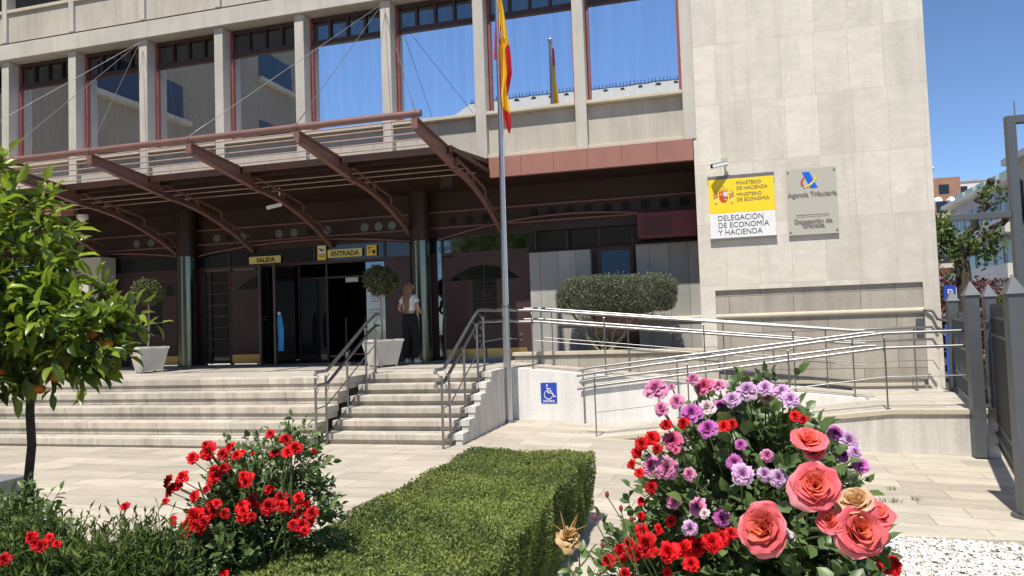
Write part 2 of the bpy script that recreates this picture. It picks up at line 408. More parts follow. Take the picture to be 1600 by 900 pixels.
# upper body
MXC = [-.30-1.93*k for k in range(11)]
B(-21, -.252, 13.95, 27, 4.8, 22).build('upper_body', 'panel', bld)
for k, x in enumerate(MXC):
    m = B(x-.105, x+.105, 13.38, 13.9, 4.73, 8.085)
    m.build('pilaster', 'concrete', bld, .008)
m = B(-21, -.252, 13.30, 13.94, 8.09, 8.45); m.build('concrete_band', 'concrete', bld, .01)
B(-21, -.252, 13.42, 13.94, 8.452, 8.53).build('band_groove', 'darkframe', bld)
each('upper_pilaster', 'concrete', bld, [(x-.07, x+.07, 13.36, 13.94, 8.532, 12) for x in MXC], .006)
B(-21, -.252, 13.42, 13.93, 8.54, 9.22).build('upper_panel', 'panel', bld)
B(-21, -.252, 13.37, 13.93, 9.225, 9.30).build('upper_sill', 'sillstone', bld, .006)
B(-21, -.252, 13.60, 13.90, 9.302, 12).build('upper_windows', 'dglass', bld)
B(-21, -.252, 13.34, 13.95, 12.002, 12.6).build('upper_band', 'concrete', bld)
for k in range(10):
    x1 = MXC[k]-.108; x0 = MXC[k+1]+.108
    B(x0, x1, 13.50, 13.9, 4.80, 5.555).build('sill_panel', 'panel', bld, .004)
    m = B(x0, x1, 13.40, 13.9, 4.735, 4.798); m.box(x0, x1, 13.36, 13.9, 5.56, 5.625); m.build('window_sill', 'sillstone', bld, .008)
    yb = 13.64
    m = MB(); fr = .055
    m.box(x0, x0+fr, yb, yb+.08, 5.63, 8.07); m.box(x1-fr, x1, yb, yb+.08, 5.63, 8.07)
    m.box(x0+fr, x1-fr, yb, yb+.08, 5.63, 5.69)
    f = m.build('window_frame', 'redframe', bld, .004)
    m = B(x0+fr, x1-fr, yb-.01, yb+.09, 7.50, 7.60); m.box(x0+fr, x1-fr, yb-.01, yb+.09, 8.0, 8.07)
    for j in range(1, 4):
        xx = x0+fr+(x1-x0-2*fr)*j/4; m.box(xx-.025, xx+.025, yb-.008, yb+.085, 7.602, 7.998)
    m.build('transom_bar', 'darkframe', f)
    m = MB(); tilt = [.0, .006, -.004, .0, .0, .0, .004, -.003, 0, 0][k]
    m.add([(x0+fr, yb+.045+tilt*0, 5.69), (x1-fr, yb+.045+tilt, 5.69), (x1-fr, yb+.045+tilt, 7.50), (x0+fr, yb+.045, 7.50)], [(0, 1, 2, 3)])
    m.build('window_pane', 'mirror', f)
    m = B(x0+fr, x1-fr, yb+.05, yb+.055, 7.6, 8.0); m.build('transom_pane', 'tglass', f)
# fascia and soffit
m = MB()
xs = np.arange(-4.02, -.26, .6267)
for a in xs[:6]: m.box(a+.002, a+.6247, 13.33, 13.44, 4.345, 4.725)
m.build('fascia', 'redpanel', bld, .003)
m = MB()
for a in np.arange(-20, -14.1, .6267): m.box(a+.002, a+.6247, 13.33, 13.44, 4.345, 4.725)
m.build('fascia', 'redpanel', bld, .003)
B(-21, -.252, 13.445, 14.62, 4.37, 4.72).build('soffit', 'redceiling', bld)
B(-21, -.252, 14.62, 27, 4.0, 4.79).build('floor_slab', 'shade', bld)
# wall over the doors with its portholes
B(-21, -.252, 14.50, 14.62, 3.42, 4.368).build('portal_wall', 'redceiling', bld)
pale = plain('pale_green_glass', (.13, .15, .125), .2)
for x in (-13.1, -12.7, -10.89, -10.21, -9.29, -8.91, -8.1, -7.2, -6.87, -6.56): MB().tube([(x, 14.49, 3.75), (x, 14.502, 3.75)], .092, 20).build('porthole', pale, bld)
for x in (-12.3, -10.55, -8.5, -5.2, -4.83, -4.46): MB().tube([(x, 14.49, 3.76), (x, 14.502, 3.76)], .088, 20).build('porthole', 'black', bld)
for i in range(9): x = -3.45+.37*i; MB().tube([(x, 14.49, 3.80), (x, 14.502, 3.80)], .093, 20).build('porthole', 'black', bld)
each('portal_rail', 'redsteel', bld, [(-21, -.252, 14.44, 14.498, z, z+.03) for z in (3.93, 3.60)])
def arch(xa, xb, za, zm, name):
    pts = []
    for i in range(17):
        s_ = i/16; pts.append((xa+(xb-xa)*s_, 14.42, za+(zm-za)*(1-(2*s_-1)**2)))
    MB().tube(pts, .022, 8).build(name, 'redsteel', bld)
arch(-11.35, -6.05, 3.36, 3.56, 'arch_bar'); arch(-5.5, 0.0, 3.36, 3.72, 'arch_bar'); arch(-17, -11.7, 3.36, 3.56, 'arch_bar')
# shop-front plane
Y0 = 14.50
def halfmoon(x0, x1, z0, z1, side=0, n=14):
    """flat-bottomed arc outline; side -1 left half, 1 right half"""
    pts = []
    cx = (x0+x1)/2
    for i in range(n+1):
        t = PI*i/n; x = cx+(x1-x0)/2*math.cos(t); z = z0+(z1-z0)*math.sin(t)**.8 if 0 < i < n else z0
        pts.append((x, z))
    return pts
def door(x0, x1, z1, moon, slot, label=None, kick=True, hinge=None):
    d = B(x0, x1, Y0, Y0+.06, ZT+.02, z1).build('door', 'reddoor', bld, .004, label=label)
    if moon: MB().prism(moon, 'y', Y0-.006, Y0+.002).build('moon_window', 'dglass', d)
    if slot:
        a, b, c, e = slot; m = B(a, b, Y0-.006, Y0+.002, c, e); m.build('slot_window', 'dglass', d)
        m = MB(); k = 0; z = c
        while z < e: m.box(a, b, Y0-.016, Y0-.007, z, z+.012); z += .085
        m.build('slot_bars', 'darkframe', d)
    if kick: B(x0+.01, x1-.01, Y0-.008, Y0-.001, ZT+.03, ZT+.22).build('kick_plate', 'brass', d)
    m = MB()
    for zz in (1.22, 1.33): m.box(x1-.14, x1-.10, Y0-.012, Y0-.001, zz, zz+.05)
    m.build('lock_plate', 'steel', d)
    return d
door(-13.3, -11.85, 3.02, halfmoon(-13.1, -12.05, 2.5, 2.82), (-12.72, -12.42, 1.6, 2.5))
door(-17.0, -14.6, 3.02, None, None)
door(-10.55, -9.66, 2.98, [(-10.4, 2.55), (-10.25, 2.66), (-10.05, 2.78), (-9.85, 2.86), (-9.67, 2.90), (-9.67, 2.55)], (-9.85, -9.67, 1.85, 2.5), 'maroon entrance door leaf with quarter moon window left of the open doorway')
dd = door(-5.42, -4.555, 3.0, [(-5.3, 2.5), (-5.18, 2.6), (-5.0, 2.7), (-4.8, 2.77), (-4.56, 2.80), (-4.56, 2.5)], (-4.80, -4.56, 1.85, 2.49), None)
dd2 = door(-4.545, -3.68, 3.0, [(-4.54, 2.5), (-4.54, 2.80), (-4.3, 2.77), (-4.1, 2.7), (-3.92, 2.6), (-3.8, 2.5)], (-4.54, -4.30, 1.85, 2.49), None)
m = MB()
for i, wd in enumerate((.5, .42, .34, .26, .18)): m.box(-4.55-wd, -4.56, Y0-.014, Y0-.004, 1.58+.06*i, 1.60+.06*i)
m.build('louvre_slots', 'black', dd)
m = MB()
for i, wd in enumerate((.5, .42, .34, .26, .18)): m.box(-4.54, -4.55+wd, Y0-.014, Y0-.004, 1.58+.06*i, 1.60+.06*i)
m.build('louvre_slots', 'black', dd2)
# door surround
m = MB()
for a, b in ((-11.85, -11.25), (-10.60, -10.55), (-6.75, -6.05), (-6.05, -5.45), (-3.68, -3.58), (-14.6, -13.3)): m.box(a, b, Y0-.01, Y0+.08, ZT+.001, 3.02)
m.box(-17, -3.58, Y0-.02, Y0+.08, 3.022, 3.085)
for x in (-10.58, -8.42, -6.75, -5.45): m.box(x-.02, x+.02, Y0-.018, Y0+.08, 3.087, 3.418)
m.build('door_surround', 'reddoor', bld)
B(-14.6, -5.46, Y0+.01, Y0+.05, 3.087, 3.418).build('transom_window', 'dglass', bld)
B(-5.40, -3.64, Y0-.005, Y0+.02, 3.09, 3.40).build('transom_window', 'tglass', bld)
sl = B(-11.22, -10.62, Y0+.02, Y0+.04, ZT+.03, 3.0).build('side_window', 'dglass', bld)
m = MB()
for i in range(9): m.box(-11.22, -10.62, Y0-.02, Y0+.015, .93+i*.255, .965+i*.255)
m.box(-11.12, -11.07, Y0-.018, Y0+.014, ZT+.02, 3.0)
m.build('side_window_bars', 'darkframe', sl)
B(-5.55, -5.46, Y0-.03, Y0-.012, ZT+.03, 3.35).build('side_window', 'tglass', bld)
# interior behind the open doorway
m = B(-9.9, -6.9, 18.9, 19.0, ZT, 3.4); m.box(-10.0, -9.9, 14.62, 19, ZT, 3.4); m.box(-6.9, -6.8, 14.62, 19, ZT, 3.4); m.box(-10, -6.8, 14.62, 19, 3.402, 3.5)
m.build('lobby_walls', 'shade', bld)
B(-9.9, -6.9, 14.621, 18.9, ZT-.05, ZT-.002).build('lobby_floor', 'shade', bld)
gl = MB()
for x in (-9.28, -8.93):
    g = B(x-.006, x+.006, 13.75, 14.48, ZT+.03, 2.95).build('glass_door', 'dglass', bld)
    m = B(x-.025, x+.025, 13.70, 13.76, ZT+.01, 3.0); m.box(x-.025, x+.025, 13.761, 14.48, 2.951, 3.0); m.build('door_frame', plain('bronze_frame', (.10, .075, .06), .35, .6), g)
    m = MB().tube([(x-.06, 13.82, 1.9), (x+.08, 13.82, 1.9)], .01, 8).tube([(x-.06, 13.82, 1.84), (x+.08, 13.82, 1.84)], .01, 8); m.build('door_handle', 'steel', g)
g = B(-7.2, -6.77, Y0+.0, Y0+.015, ZT+.02, 3.0).build('glass_door', 'tglass', bld)
each('poster', 'white', g, [(a, b, Y0-.006, Y0-.001, c, e) for a, b, c, e in ((-7.15, -6.95, 2.38, 2.66), (-7.12, -6.80, 2.06, 2.33), (-7.17, -6.80, 1.78, 2.03))])
m = MB()
for a, b, c, e in ((-7.10, -6.85, 2.20, 2.215), (-7.10, -6.88, 2.15, 2.165), (-7.10, -6.86, 2.25, 2.262), (-7.14, -6.84, 1.96, 1.975), (-7.14, -6.9, 1.90, 1.912), (-7.12, -7.0, 2.50, 2.6)): m.box(a, b, Y0-.009, Y0-.0065, c, e)
m.build('poster_lines', plain('poster_blue', (.12, .18, .3), .6), g)
B(-6.72, -6.62, Y0-.03, Y0-.012, 2.33, 2.50).build('door_buzzer', 'white', bld)
each('doorway_mullion', MAT['darkframe'], bld, [(x-.025, x+.025, Y0+.1, Y0+.14, ZT, 3.02) for x in (-8.88, -8.2, -7.24)]+[(-8.88, -7.24, Y0+.105, Y0+.135, 2.7, 2.74)])
B(-8.85, -8.23, Y0+.115, Y0+.125, ZT+.02, 2.69).build('glass_door', 'dglass', bld)
MB().box(-7.9, -7.6, 14.9, 14.95, 2.62, 2.72).build('lobby_notice', 'white', bld)
each('turnstile_post', 'steel', bld, [(x-.02, x+.02, 16, 16.06, ZT, 1.85) for x in (-8.5, -8.0, -7.6)])
# columns
for x, lab in ((-5.85, 'polished steel column just right of the woman'), (-11.55, 'polished steel column behind the left potted tree')):
    c = MB().tube([(x, 14.28, ZT), (x, 14.28, 3.34)], .215, 40).build('column', 'polished', bld, label=lab)
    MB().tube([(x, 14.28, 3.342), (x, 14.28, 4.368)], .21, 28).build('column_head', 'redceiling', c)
B(-14.6, -13.65, 14.0, 14.44, ZT, 3.45).build('column', 'concrete', bld, .01, label='square grey column behind the orange tree')
# grey stone boxes on the right
for a, b, z in ((-3.56, -2.33, 2.98), (-1.44, -.26, 3.02)):
    B(a, b, 14.40, 14.60, .9, z).build('stone_cladding', 'boxstone', bld, .006)
for a, b in ((-1.44, -.26), (-3.0, -2.33)): MB().tube([(a, 14.39, 1.57), (b, 14.39, 1.57)], .045, 10).build('cladding_moulding', 'sillstone', bld)
B(-3.57, -.26, 14.6, 14.66, .9, 3.42).build('dark_infill', 'darkframe', bld)
f = MB().box(-2.22, -1.50, 14.54, 14.598, 2.35, 2.42).box(-2.22, -2.14, 14.54, 14.598, 2.42, 2.95).box(-1.58, -1.50, 14.54, 14.598, 2.42, 2.95).box(-2.22, -1.5, 14.54, 14.598, 2.95, 3.02).build('window_frame', 'darkframe', bld)
B(-2.14, -1.58, 14.57, 14.59, 2.42, 2.95).build('window_pane', glass_mirror('blue_reflecting_glass', (.10, .20, .42), .05), f)  # blue of the reflection put into the mirror colour
m = B(-3.5, -.3, 14.52, 14.56, 3.06, 3.40)
m.build('transom_window', 'dglass', bld)
each('transom_mullion', 'darkframe', bld, [(x-.02, x+.02, 14.49, 14.519, 3.04, 3.40) for x in (-3.45, -2.8, -2.15, -1.5)])
ac = B(-1.36, -.27, 14.10, 14.38, 3.10, 3.58).build('red_cabinet', plain('dull_red_cabinet', (.13, .025, .03), .5), bld, .01)
m = MB()
for i in range(8): m.box(-1.28, -.72, 14.09, 14.098, 3.16+i*.045, 3.18+i*.045)
m.build('cabinet_grille', 'darkframe', ac)

# ---------------------------------------------------------------- entrance canopy
can = thing('entrance_canopy', (-9, 12, 4.4), 'red brown steel canopy with curved ribs and cable hung front tube over the entrance', 'canopy')
RX = [-4.12, -6.06, -8.0, -9.95, -11.9, -13.85]
tb = MB().tube([(-4.02, 10.0, 4.70), (-14.3, 10.0, 4.70)], .052, 20)
front = tb.build('front_tube', 'redsteel', can)
for x in RX: MB().tube([(x-.02, 10.0, 4.70), (x+.02, 10.0, 4.70)], .062, 20).build('tube_collar', 'redsteel', front)
def curve(t):                                                          # lower flange, y and z along the arc
    P = [(11.62, 4.20), (12.35, 4.10), (13.2, 3.92), (13.95, 3.66), (14.46, 3.37)]
    ys = [p[0] for p in P]; zs = [p[1] for p in P]; y = ys[0]+(ys[-1]-ys[0])*t
    c = np.polyfit(ys, zs, 2); return y, float(np.polyval(c, y))
for x in RX:
    m = MB()
    top = [(10.0, 4.635), (11.66, 4.46)]; bot = [(11.66, 4.20), (10.06, 4.47), (10.0, 4.49)]
    m.prism([(p[0], p[1]) for p in top+bot], 'x', x-.008, x+.008)
    m.beam((x, 9.98, 4.64), (x, 11.68, 4.462), .10, .014); m.beam((x, 10.06, 4.475), (x, 11.66, 4.205), .10, .014)
    m.box(x-.05, x+.05, 9.97, 9.985, 4.48, 4.65)
    for yy in (10.75, 11.0, 11.3): m.tube([(x-.012, yy, 4.42), (x+.012, yy, 4.42)], .022, 10)
    m.box(x-.05, x+.05, 11.655, 11.675, 4.19, 4.48)
    rb = m.build('rib', 'redsteel', can)
    m = MB(); pts = [curve(i/14) for i in range(15)]
    for a, b in zip(pts[:-1], pts[1:]):
        m.beam((x, a[0], a[1]), (x, b[0]+.01, b[1]), .085, .03)
        m.beam((x, a[0], a[1]+.05), (x, b[0]+.01, b[1]+.05), .012, .09)
    m.build('curved_arm', 'redsteel', rb)
    m = MB().beam((x, 11.67, 4.44), (x, 13.4, 4.14), .03, .04).beam((x, 13.4, 4.14), (x, 13.4, 3.9), .03, .03).beam((x, 12.3, 4.33), (x, 12.45, 4.12), .02, .02).beam((x, 12.6, 4.28), (x, 12.8, 4.03), .02, .02).beam((x, 13.4, 4.0), (x, 14.4, 3.7), .03, .03)
    m.build('brace', 'redsteel', rb)
for i, y in enumerate((10.12, 10.38, 10.64, 10.90, 11.16)):
    z = 4.66-(y-10)*.105; MB().tube([(-4.10, y, z), (-14.2, y, z)], .0115, 6).build('louvre_rod', 'rod', can)
for y in (11.9, 12.3, 12.75): MB().tube([(-4.10, y, 4.34), (-14.2, y, 4.34)], .012, 6).build('louvre_rod', 'rod', can)
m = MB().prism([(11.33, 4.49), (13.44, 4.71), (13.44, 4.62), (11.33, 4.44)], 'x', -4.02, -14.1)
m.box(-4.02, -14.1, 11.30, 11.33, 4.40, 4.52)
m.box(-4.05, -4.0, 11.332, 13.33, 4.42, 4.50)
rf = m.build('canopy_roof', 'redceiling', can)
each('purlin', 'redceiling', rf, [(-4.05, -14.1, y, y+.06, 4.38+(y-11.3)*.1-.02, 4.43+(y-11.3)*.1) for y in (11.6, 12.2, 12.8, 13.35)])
for ax, rr in ((-6.09, RX[0:3]), (-11.88, RX[3:6])):
    for x in rr:
        a = Vector((ax, 13.30, 8.0)); b = Vector((x, 10.0, 4.76)); d = (b-a)
        m = MB().tube([a, b], .0055, 6)
        p = a+d*.93; q = a+d*.975; m.tube([p, q], .010, 8)
        m.build('cable', 'cable', can)

tag(B(-7.6, -6.15, 4.95, 5.45, 0, .36).build('stone_bench', plain('grey_granite', (.20, .20, .21), .7, 0, .15, 30), None, .01), 'low grey stone block on the paving behind the orange tree trunk', 'bench')
# ---------------------------------------------------------------- hand rails
def rail_post(m, x, y, z0, z1, r=.017): m.tube([(x, y, z0), (x, y, z1)], r, 10)
def stair_rail(x, label, side, extra=None):
    """double handrail up the narrow flight; posts on the steps"""
    t = thing('handrail', (x, 9.1, 0), label, 'handrail', 'steel handrails of the stairs and the ramp')
    posts = [(9.07, 0, .97), (9.35, 0, .98), (9.98, .29, 1.28), (10.60, .58, 1.63), (10.93, ZT-.15, 1.74)]
    for y, a, b in posts: m = MB(); rail_post(m, x, y, a, b-.03); m.build('post', 'steel', t)
    s = side*.05
    for dz in (0, -.18):
        m = MB()
        pts = [(x+s, 8.98, .98+dz), (x+s, 9.02, 1.02+dz), (x+s, 9.30, 1.02+dz), (x+s, 10.62, 1.70+dz), (x+s, 10.86, 1.80+dz), (x+s, 10.98, 1.80+dz)]
        if extra: pts = pts[:-1]+[(x+s, 11.06, 1.81+dz)]+[(p[0], p[1], p[2]+dz) for p in extra]
        m.tube(pts, .024, 12); m.build('rail_tube', 'steel', t)
    for y, a, b in posts:
        for dz in (0, -.18):
            zz = b-.02+dz
            MB().tube([(x, y, zz-.03), (x+s*.5, y, zz-.045), (x+s, y, zz+.02)], .007, 6).build('bracket', 'steel', t)
    m = MB().tube([(x, 9.07, .52), (x, 9.35, .53), (x, 10.93, 1.32)], .009, 8).tube([(x, 9.07, .1), (x, 9.36, .12), (x, 10.93, .93)], .011, 8)
    if extra: m.tube([(x, 10.93, 1.32), (x, 11.9, 1.34), (extra[-1][0], extra[-1][1], 1.33)], .009, 8)
    m.build('lower_bar', 'steel', t)
    return t
stair_rail(-5.30, 'steel stair rail between the broad flight and the narrow flight of steps', 1)
stair_rail(-3.47, 'steel stair rail on the right of the narrow steps, bending round to the flagpole', -1, [(-3.48, 11.6, 1.81), (-3.30, 11.92, 1.81), (-3.2, 11.94, 1.80)])
def lin(x, a, b): return a[1]+(b[1]-a[1])*(x-a[0])/(b[0]-a[0])
def ramp_rail(name, label, y, ys, pts_top, posts, zf, bar, gap=.19, ends=True, thin=False):
    t = thing('handrail', (pts_top[0][0], y, 0), label, 'handrail', 'steel handrails of the stairs and the ramp')
    for dz in (0, -gap):
        MB().tube([(px, y+ys, pz+dz) for px, pz in pts_top], .021, 12).build('rail_tube', 'steel', t)
    xs_ = [p[0] for p in pts_top]; zs_ = [p[1] for p in pts_top]
    for x in posts:
        zt_ = float(np.interp(x, xs_, zs_)); m = MB()
        rail_post(m, x, y, zf(x), zt_-.05, .0105)
        for dz in (0, -gap): m.tube([(x, y, zt_-.05+dz), (x, y+ys*.4, zt_-.06+dz), (x, y+ys, zt_-.015+dz)], .012, 6)
        m.tube([(x, y, zf(x)), (x, y, zf(x)+.012)], .03, 10)
        m.build('post', 'steel', t)
    if bar:
        MB().tube([(px, y, pz-bar) for px, pz in pts_top[1 if ends else 0:]], .008, 6).build('lower_bar', 'steel', t)
    return t
zr = lambda x: float(np.interp(x, [-1.75, 2.1, 3.4], [-.07, .318, .318]))
ramp_rail('r', 'front handrail of the lower ramp flight, ending at the grey gate post', 10.57, .05,
          [(-1.98, .80), (-1.72, .84), (2.08, 1.29), (3.06, 1.30)], [-1.72, -.42, .9, 2.08], lambda x: zr(x) if x > -1.7 else -.1, .56)
zc = lambda x: float(np.interp(x, [-3.3, 2.05], [.862, .312]))
ramp_rail('r', 'handrail of the lower ramp flight fixed to the white middle wall', 11.80, -.04,
          [(-2.16, .80), (-1.95, .84), (2.05, 1.27), (2.2, 1.27)], [-2.10, -.62, .8], lambda x: float(np.interp(x, [-2.2, 2.1], [-.12, .31])), 0)
ramp_rail('r', 'handrail on top of the white middle wall along the upper ramp flight', 11.94, .05,
          [(-3.24, 1.80), (-2.9, 1.79), (1.95, 1.30), (2.10, 1.30)], [-2.95, -1.75, -.2, 1.1, 1.92], zc, .50)
ramp_rail('r', 'rear handrail of the upper ramp flight in front of the clipped bush', 13.05, -.05,
          [(-3.35, 1.84), (-3.0, 1.83), (2.10, 1.29), (3.25, 1.30), (3.33, 1.15)], [-3.05, -2.85, -1.5, .1, 1.7, 3.0], lambda x: float(np.interp(x, [-3.3, 2.05], [.862, .31])), .52)
t = thing('handrail', (-13.3, 9.0, 0), 'short steel stair rail half hidden behind the orange tree', 'handrail', 'steel handrails of the stairs and the ramp')
for y, a in ((9.6, .5), (10.5, .87)): m = MB(); rail_post(m, -13.3, y, a-.3, a+.82, .015); m.build('post', 'steel', t)
MB().tube([(-13.3, 9.0, 1.0), (-13.3, 9.4, 1.1), (-13.3, 10.4, 1.72), (-13.3, 10.8, 1.72)], .022, 10).build('rail_tube', 'steel', t)

# ---------------------------------------------------------------- flagpole and flag
fp = thing('flagpole', (-3.285, 11.55, gz(-3.2)), 'tall grey steel flagpole standing at the corner of the stairs and the ramp', 'flagpole')
zb = gz(-3.2)
MB().tube([(-3.285, 11.55, zb), (-3.28, 11.55, 1.85)], .062, 20).build('lower_pole', 'galv', fp)
MB().tube([(-3.28, 11.55, 1.85), (-3.255, 11.55, 4.3), (-3.24, 11.55, 7.72)], [.052, .046, .040], 20).sphere((-3.24, 11.55, 7.78), .055, 14, 8).build('upper_pole', 'galv', fp)
MB().tube([(-3.28, 11.55, 1.84), (-3.28, 11.55, 1.88)], .068, 20).build('collar', 'steel', fp)
MB().tube([(-3.285, 11.55, zb), (-3.285, 11.55, zb+.035)], .11, 20).build('base_ring', 'steel', fp)
# hanging flag: a folded cloth
def prof(z):
    zs = [7.62, 7.25, 6.9, 6.41, 6.03, 5.66, 5.29, 4.95, 4.76, 4.66]
    l = [-3.25, -3.25, -3.27, -3.22, -3.205, -3.21, -3.215, -3.19, -3.14, -3.10]; r = [-3.18, -3.17, -3.15, -3.10, -3.05, -3.025, -3.10, -3.06, -3.06, -3.085]
    return float(np.interp(-z, [-q for q in zs], l)), float(np.interp(-z, [-q for q in zs], r))
NZ, NX = 90, 15
vs = []; cols = []
for i in range(NZ+1):
    z = 7.62-(7.62-4.66)*i/NZ; a, b = prof(z)
    for j in range(NX+1):
        u = j/NX; x = a+(b-a)*u
        y = 11.50-.045*math.sin(u*9+z*1.4)-.03*math.sin(u*17-z*3)
        vs.append((x, y, z))
fs = []; ft = []
for i in range(NZ):
    for j in range(NX):
        k = i*(NX+1)+j; fs.append((k, k+1, k+NX+2, k+NX+1))
        z = 7.62-(7.62-4.66)*(i+.5)/NZ; u = (j+.5)/NX
        yl = np.interp(-z, [-7.2, -6.4, -5.9, -5.0, -4.9], [.28, .12, .08, .05, .05])        # dark red fold by the pole
        yr = np.interp(-z, [-6.2, -6.05, -5.8, -5.5, -5.25, -5.2], [1.2, .55, .5, .62, 1.0, 1.2]) # red stripe coming round
        red = u < yl or u > yr or z < 4.98+.12*(1-u) or z > 7.22
        ft.append(0 if red else 1)
me = bpy.data.meshes.new('flag'); me.from_pydata(vs, [], fs); me.polygons.foreach_set('use_smooth', [True]*len(fs))
def cloth(name, c):
    n = NT(name); n.base(c); n.set(.7, 0, .2)
    tr = n.new('ShaderNodeBsdfTranslucent'); tr.inputs[0].default_value = (*c, 1)
    mx = n.new('ShaderNodeMixShader'); mx.inputs[0].default_value = .3
    n.link(n.b.outputs[0], mx.inputs[1]); n.link(tr.outputs[0], mx.inputs[2]); n.link(mx.outputs[0], n.out.inputs[0]); return n.m
me.materials.append(cloth('red_cloth', (.55, .03, .035))); me.materials.append(cloth('yellow_cloth', (.80, .50, .03)))
me.polygons.foreach_set('material_index', ft)
fl = bpy.data.objects.new('flag', me); COL.objects.link(fl); WP[fl.name] = (0, 0, 0)
sm = fl.modifiers.new('s', 'SUBSURF'); sm.levels = 1; sm.render_levels = 1
tag(fl, 'red and yellow striped flag hanging limp in folds from the flagpole', 'flag')
m = MB().tube([(-3.13, 11.445, 6.36), (-3.13, 11.449, 6.38)], .0, 4)
m = MB(); m.box(-3.165, -3.115, 11.425, 11.43, 6.24, 6.33)
m.build('flag_emblem', plain('emblem_grey', (.28, .20, .14), .7), fl)
# small red corner blowing out on the left of the pole
m = MB().prism([(-3.325, 5.92), (-3.30, 6.35), (-3.28, 6.5), (-3.262, 5.88)], 'y', 11.53, 11.536); m.build('flag_corner', me.materials[0], fl)
# straps of sky-lit halyard
tag(MB().tube([(-3.215, 11.50, 1.9), (-3.20, 11.49, 5.4), (-3.2, 11.50, 7.7)], .004, 5).build('halyard', 'white'), 'thin white rope running up the flagpole', 'rope')

# ---------------------------------------------------------------- wall signs
YS = 13.4
YEL = plain('sign_yellow', (.86, .62, .03), .35, 0, .02); GRY = plain('sign_text_grey', (.09, .09, .12), .5); RED = plain('emblem_red', (.55, .06, .05), .4); GOLD = plain('emblem_gold', (.62, .36, .04), .4); SILV = plain('emblem_silver', (.62, .60, .62), .4)
s = thing('wall_sign', (.5, YS, 2.93), 'yellow and white plastic sign with the ministry names under the security camera', 'sign')
B(-.03, 1.05, YS-.06, YS-.012, 2.93, 3.36).build('white_panel', 'white', s, .004)
B(-.03, 1.05, YS-.06, YS-.012, 3.362, 3.96).build('yellow_panel', YEL, s, .004)
each('frame_strip', plain('sign_alu', (.25, .23, .24), .4, .6), s, [(-.04, 1.06, YS-.062, YS-.002, 3.962, 4.02), (-.04, 1.06, YS-.066, YS-.002, 2.905, 2.928)])
for i, t_ in enumerate(('DELEGACIÓN', 'DE ECONOMÍA', 'Y HACIENDA')):
    text_mesh(t_, .132, 'lettering', GRY, s, (.10, YS-.0625, 3.235-.125*i), xs=.93)
for i, (t_, z) in enumerate((('MINISTERIO', 3.845), ('DE HACIENDA', 3.755), ('MINISTERIO', 3.645), ('DE ECONOMÍA', 3.555))):
    text_mesh(t_, .084, 'lettering', GRY, s, (.43, YS-.0625, z), xs=.93)
def arms(cx, cz, y, k, parent):
    m = MB().prism([(cx-.055*k, cz+.06*k), (cx-.055*k, cz-.03*k), (cx-.03*k, cz-.075*k), (cx, cz-.085*k), (cx+.03*k, cz-.075*k), (cx+.055*k, cz-.03*k), (cx+.055*k, cz+.06*k)], 'y', y-.004, y)
    sh = m.build('shield', RED, parent)
    m = B(cx, cx+.053*k, y-.006, y-.0042, cz-.005*k, cz+.058*k); m.build('shield_quarter', SILV, parent)
    m = B(cx-.04*k, cx-.015*k, y-.006, y-.0042, cz+.012*k, cz+.045*k); m.box(cx+.01*k, cx+.045*k, y-.006, y-.0042, cz-.055*k, cz-.03*k)
    for x in (-.1, .1): m.box(cx+(x-.018)*k, cx+(x+.018)*k, y-.004, y, cz-.10*k, cz-.08*k); m.box(cx+(x-.018)*k, cx+(x+.018)*k, y-.004, y, cz+.06*k, cz+.075*k)
    for i in range(5): m.prism([(cx+(-.045+.0225*i-.009)*k, cz+.085*k), (cx+(-.045+.0225*i)*k, cz+(.118+.01*(2-abs(i-2)))*k), (cx+(-.045+.0225*i+.009)*k, cz+.085*k)], 'y', y-.004, y)
    m.box(cx-.056*k, cx+.056*k, y-.005, y, cz+.066*k, cz+.086*k)
    m.tube([(cx, y-.002, cz+.135*k), (cx, y-.004, cz+.135*k)], .01*k, 8)
    m.build('crown', GOLD, parent)
    m = MB()
    for x in (-.1, .1): m.box(cx+(x-.009)*k, cx+(x+.009)*k, y-.004, y, cz-.078*k, cz+.058*k)
    m.build('pillars', SILV, parent)
    m = MB()
    for x in (-.1, .1): m.beam((cx+(x-.025)*k, y-.006, cz-.02*k), (cx+(x+.025)*k, y-.006, cz+.01*k), .002, .016*k); m.beam((cx+(x-.03)*k, y-.006, cz+.02*k), (cx+(x+.028)*k, y-.006, cz+.04*k), .002, .012*k)
    m.build('ribbon', RED, parent)
arms(.215, 3.66, YS-.0605, 1.32, s)
s = thing('wall_sign', (1.64, YS, 2.9), 'square glass plaque with a blue, yellow and red emblem on the pale stone wall', 'sign')
n = NT('plaque_glass'); n.base((.46, .45, .385)); n.set(.06, 0, .7)
B(1.25, 2.04, YS-.05, YS-.038, 2.905, 4.03).build('glass_plate', n.m, s, .002)
LG = plain('engraved_grey', (.16, .16, .145), .5); LG2 = plain('engraved_pale', (.28, .275, .24), .5)
for x in (1.28, 2.01):
    for z in (2.96, 3.98): MB().tube([(x, YS, z), (x, YS-.06, z)], .014, 12).build('standoff', 'steel', s)
BL = plain('emblem_blue', (.005, .14, .62), .35)
MB().prism([(1.505, 3.97), (1.62, 3.97), (1.745, 3.69), (1.63, 3.69)], 'y', YS-.055, YS-.0505).build('blue_emblem', BL, s)
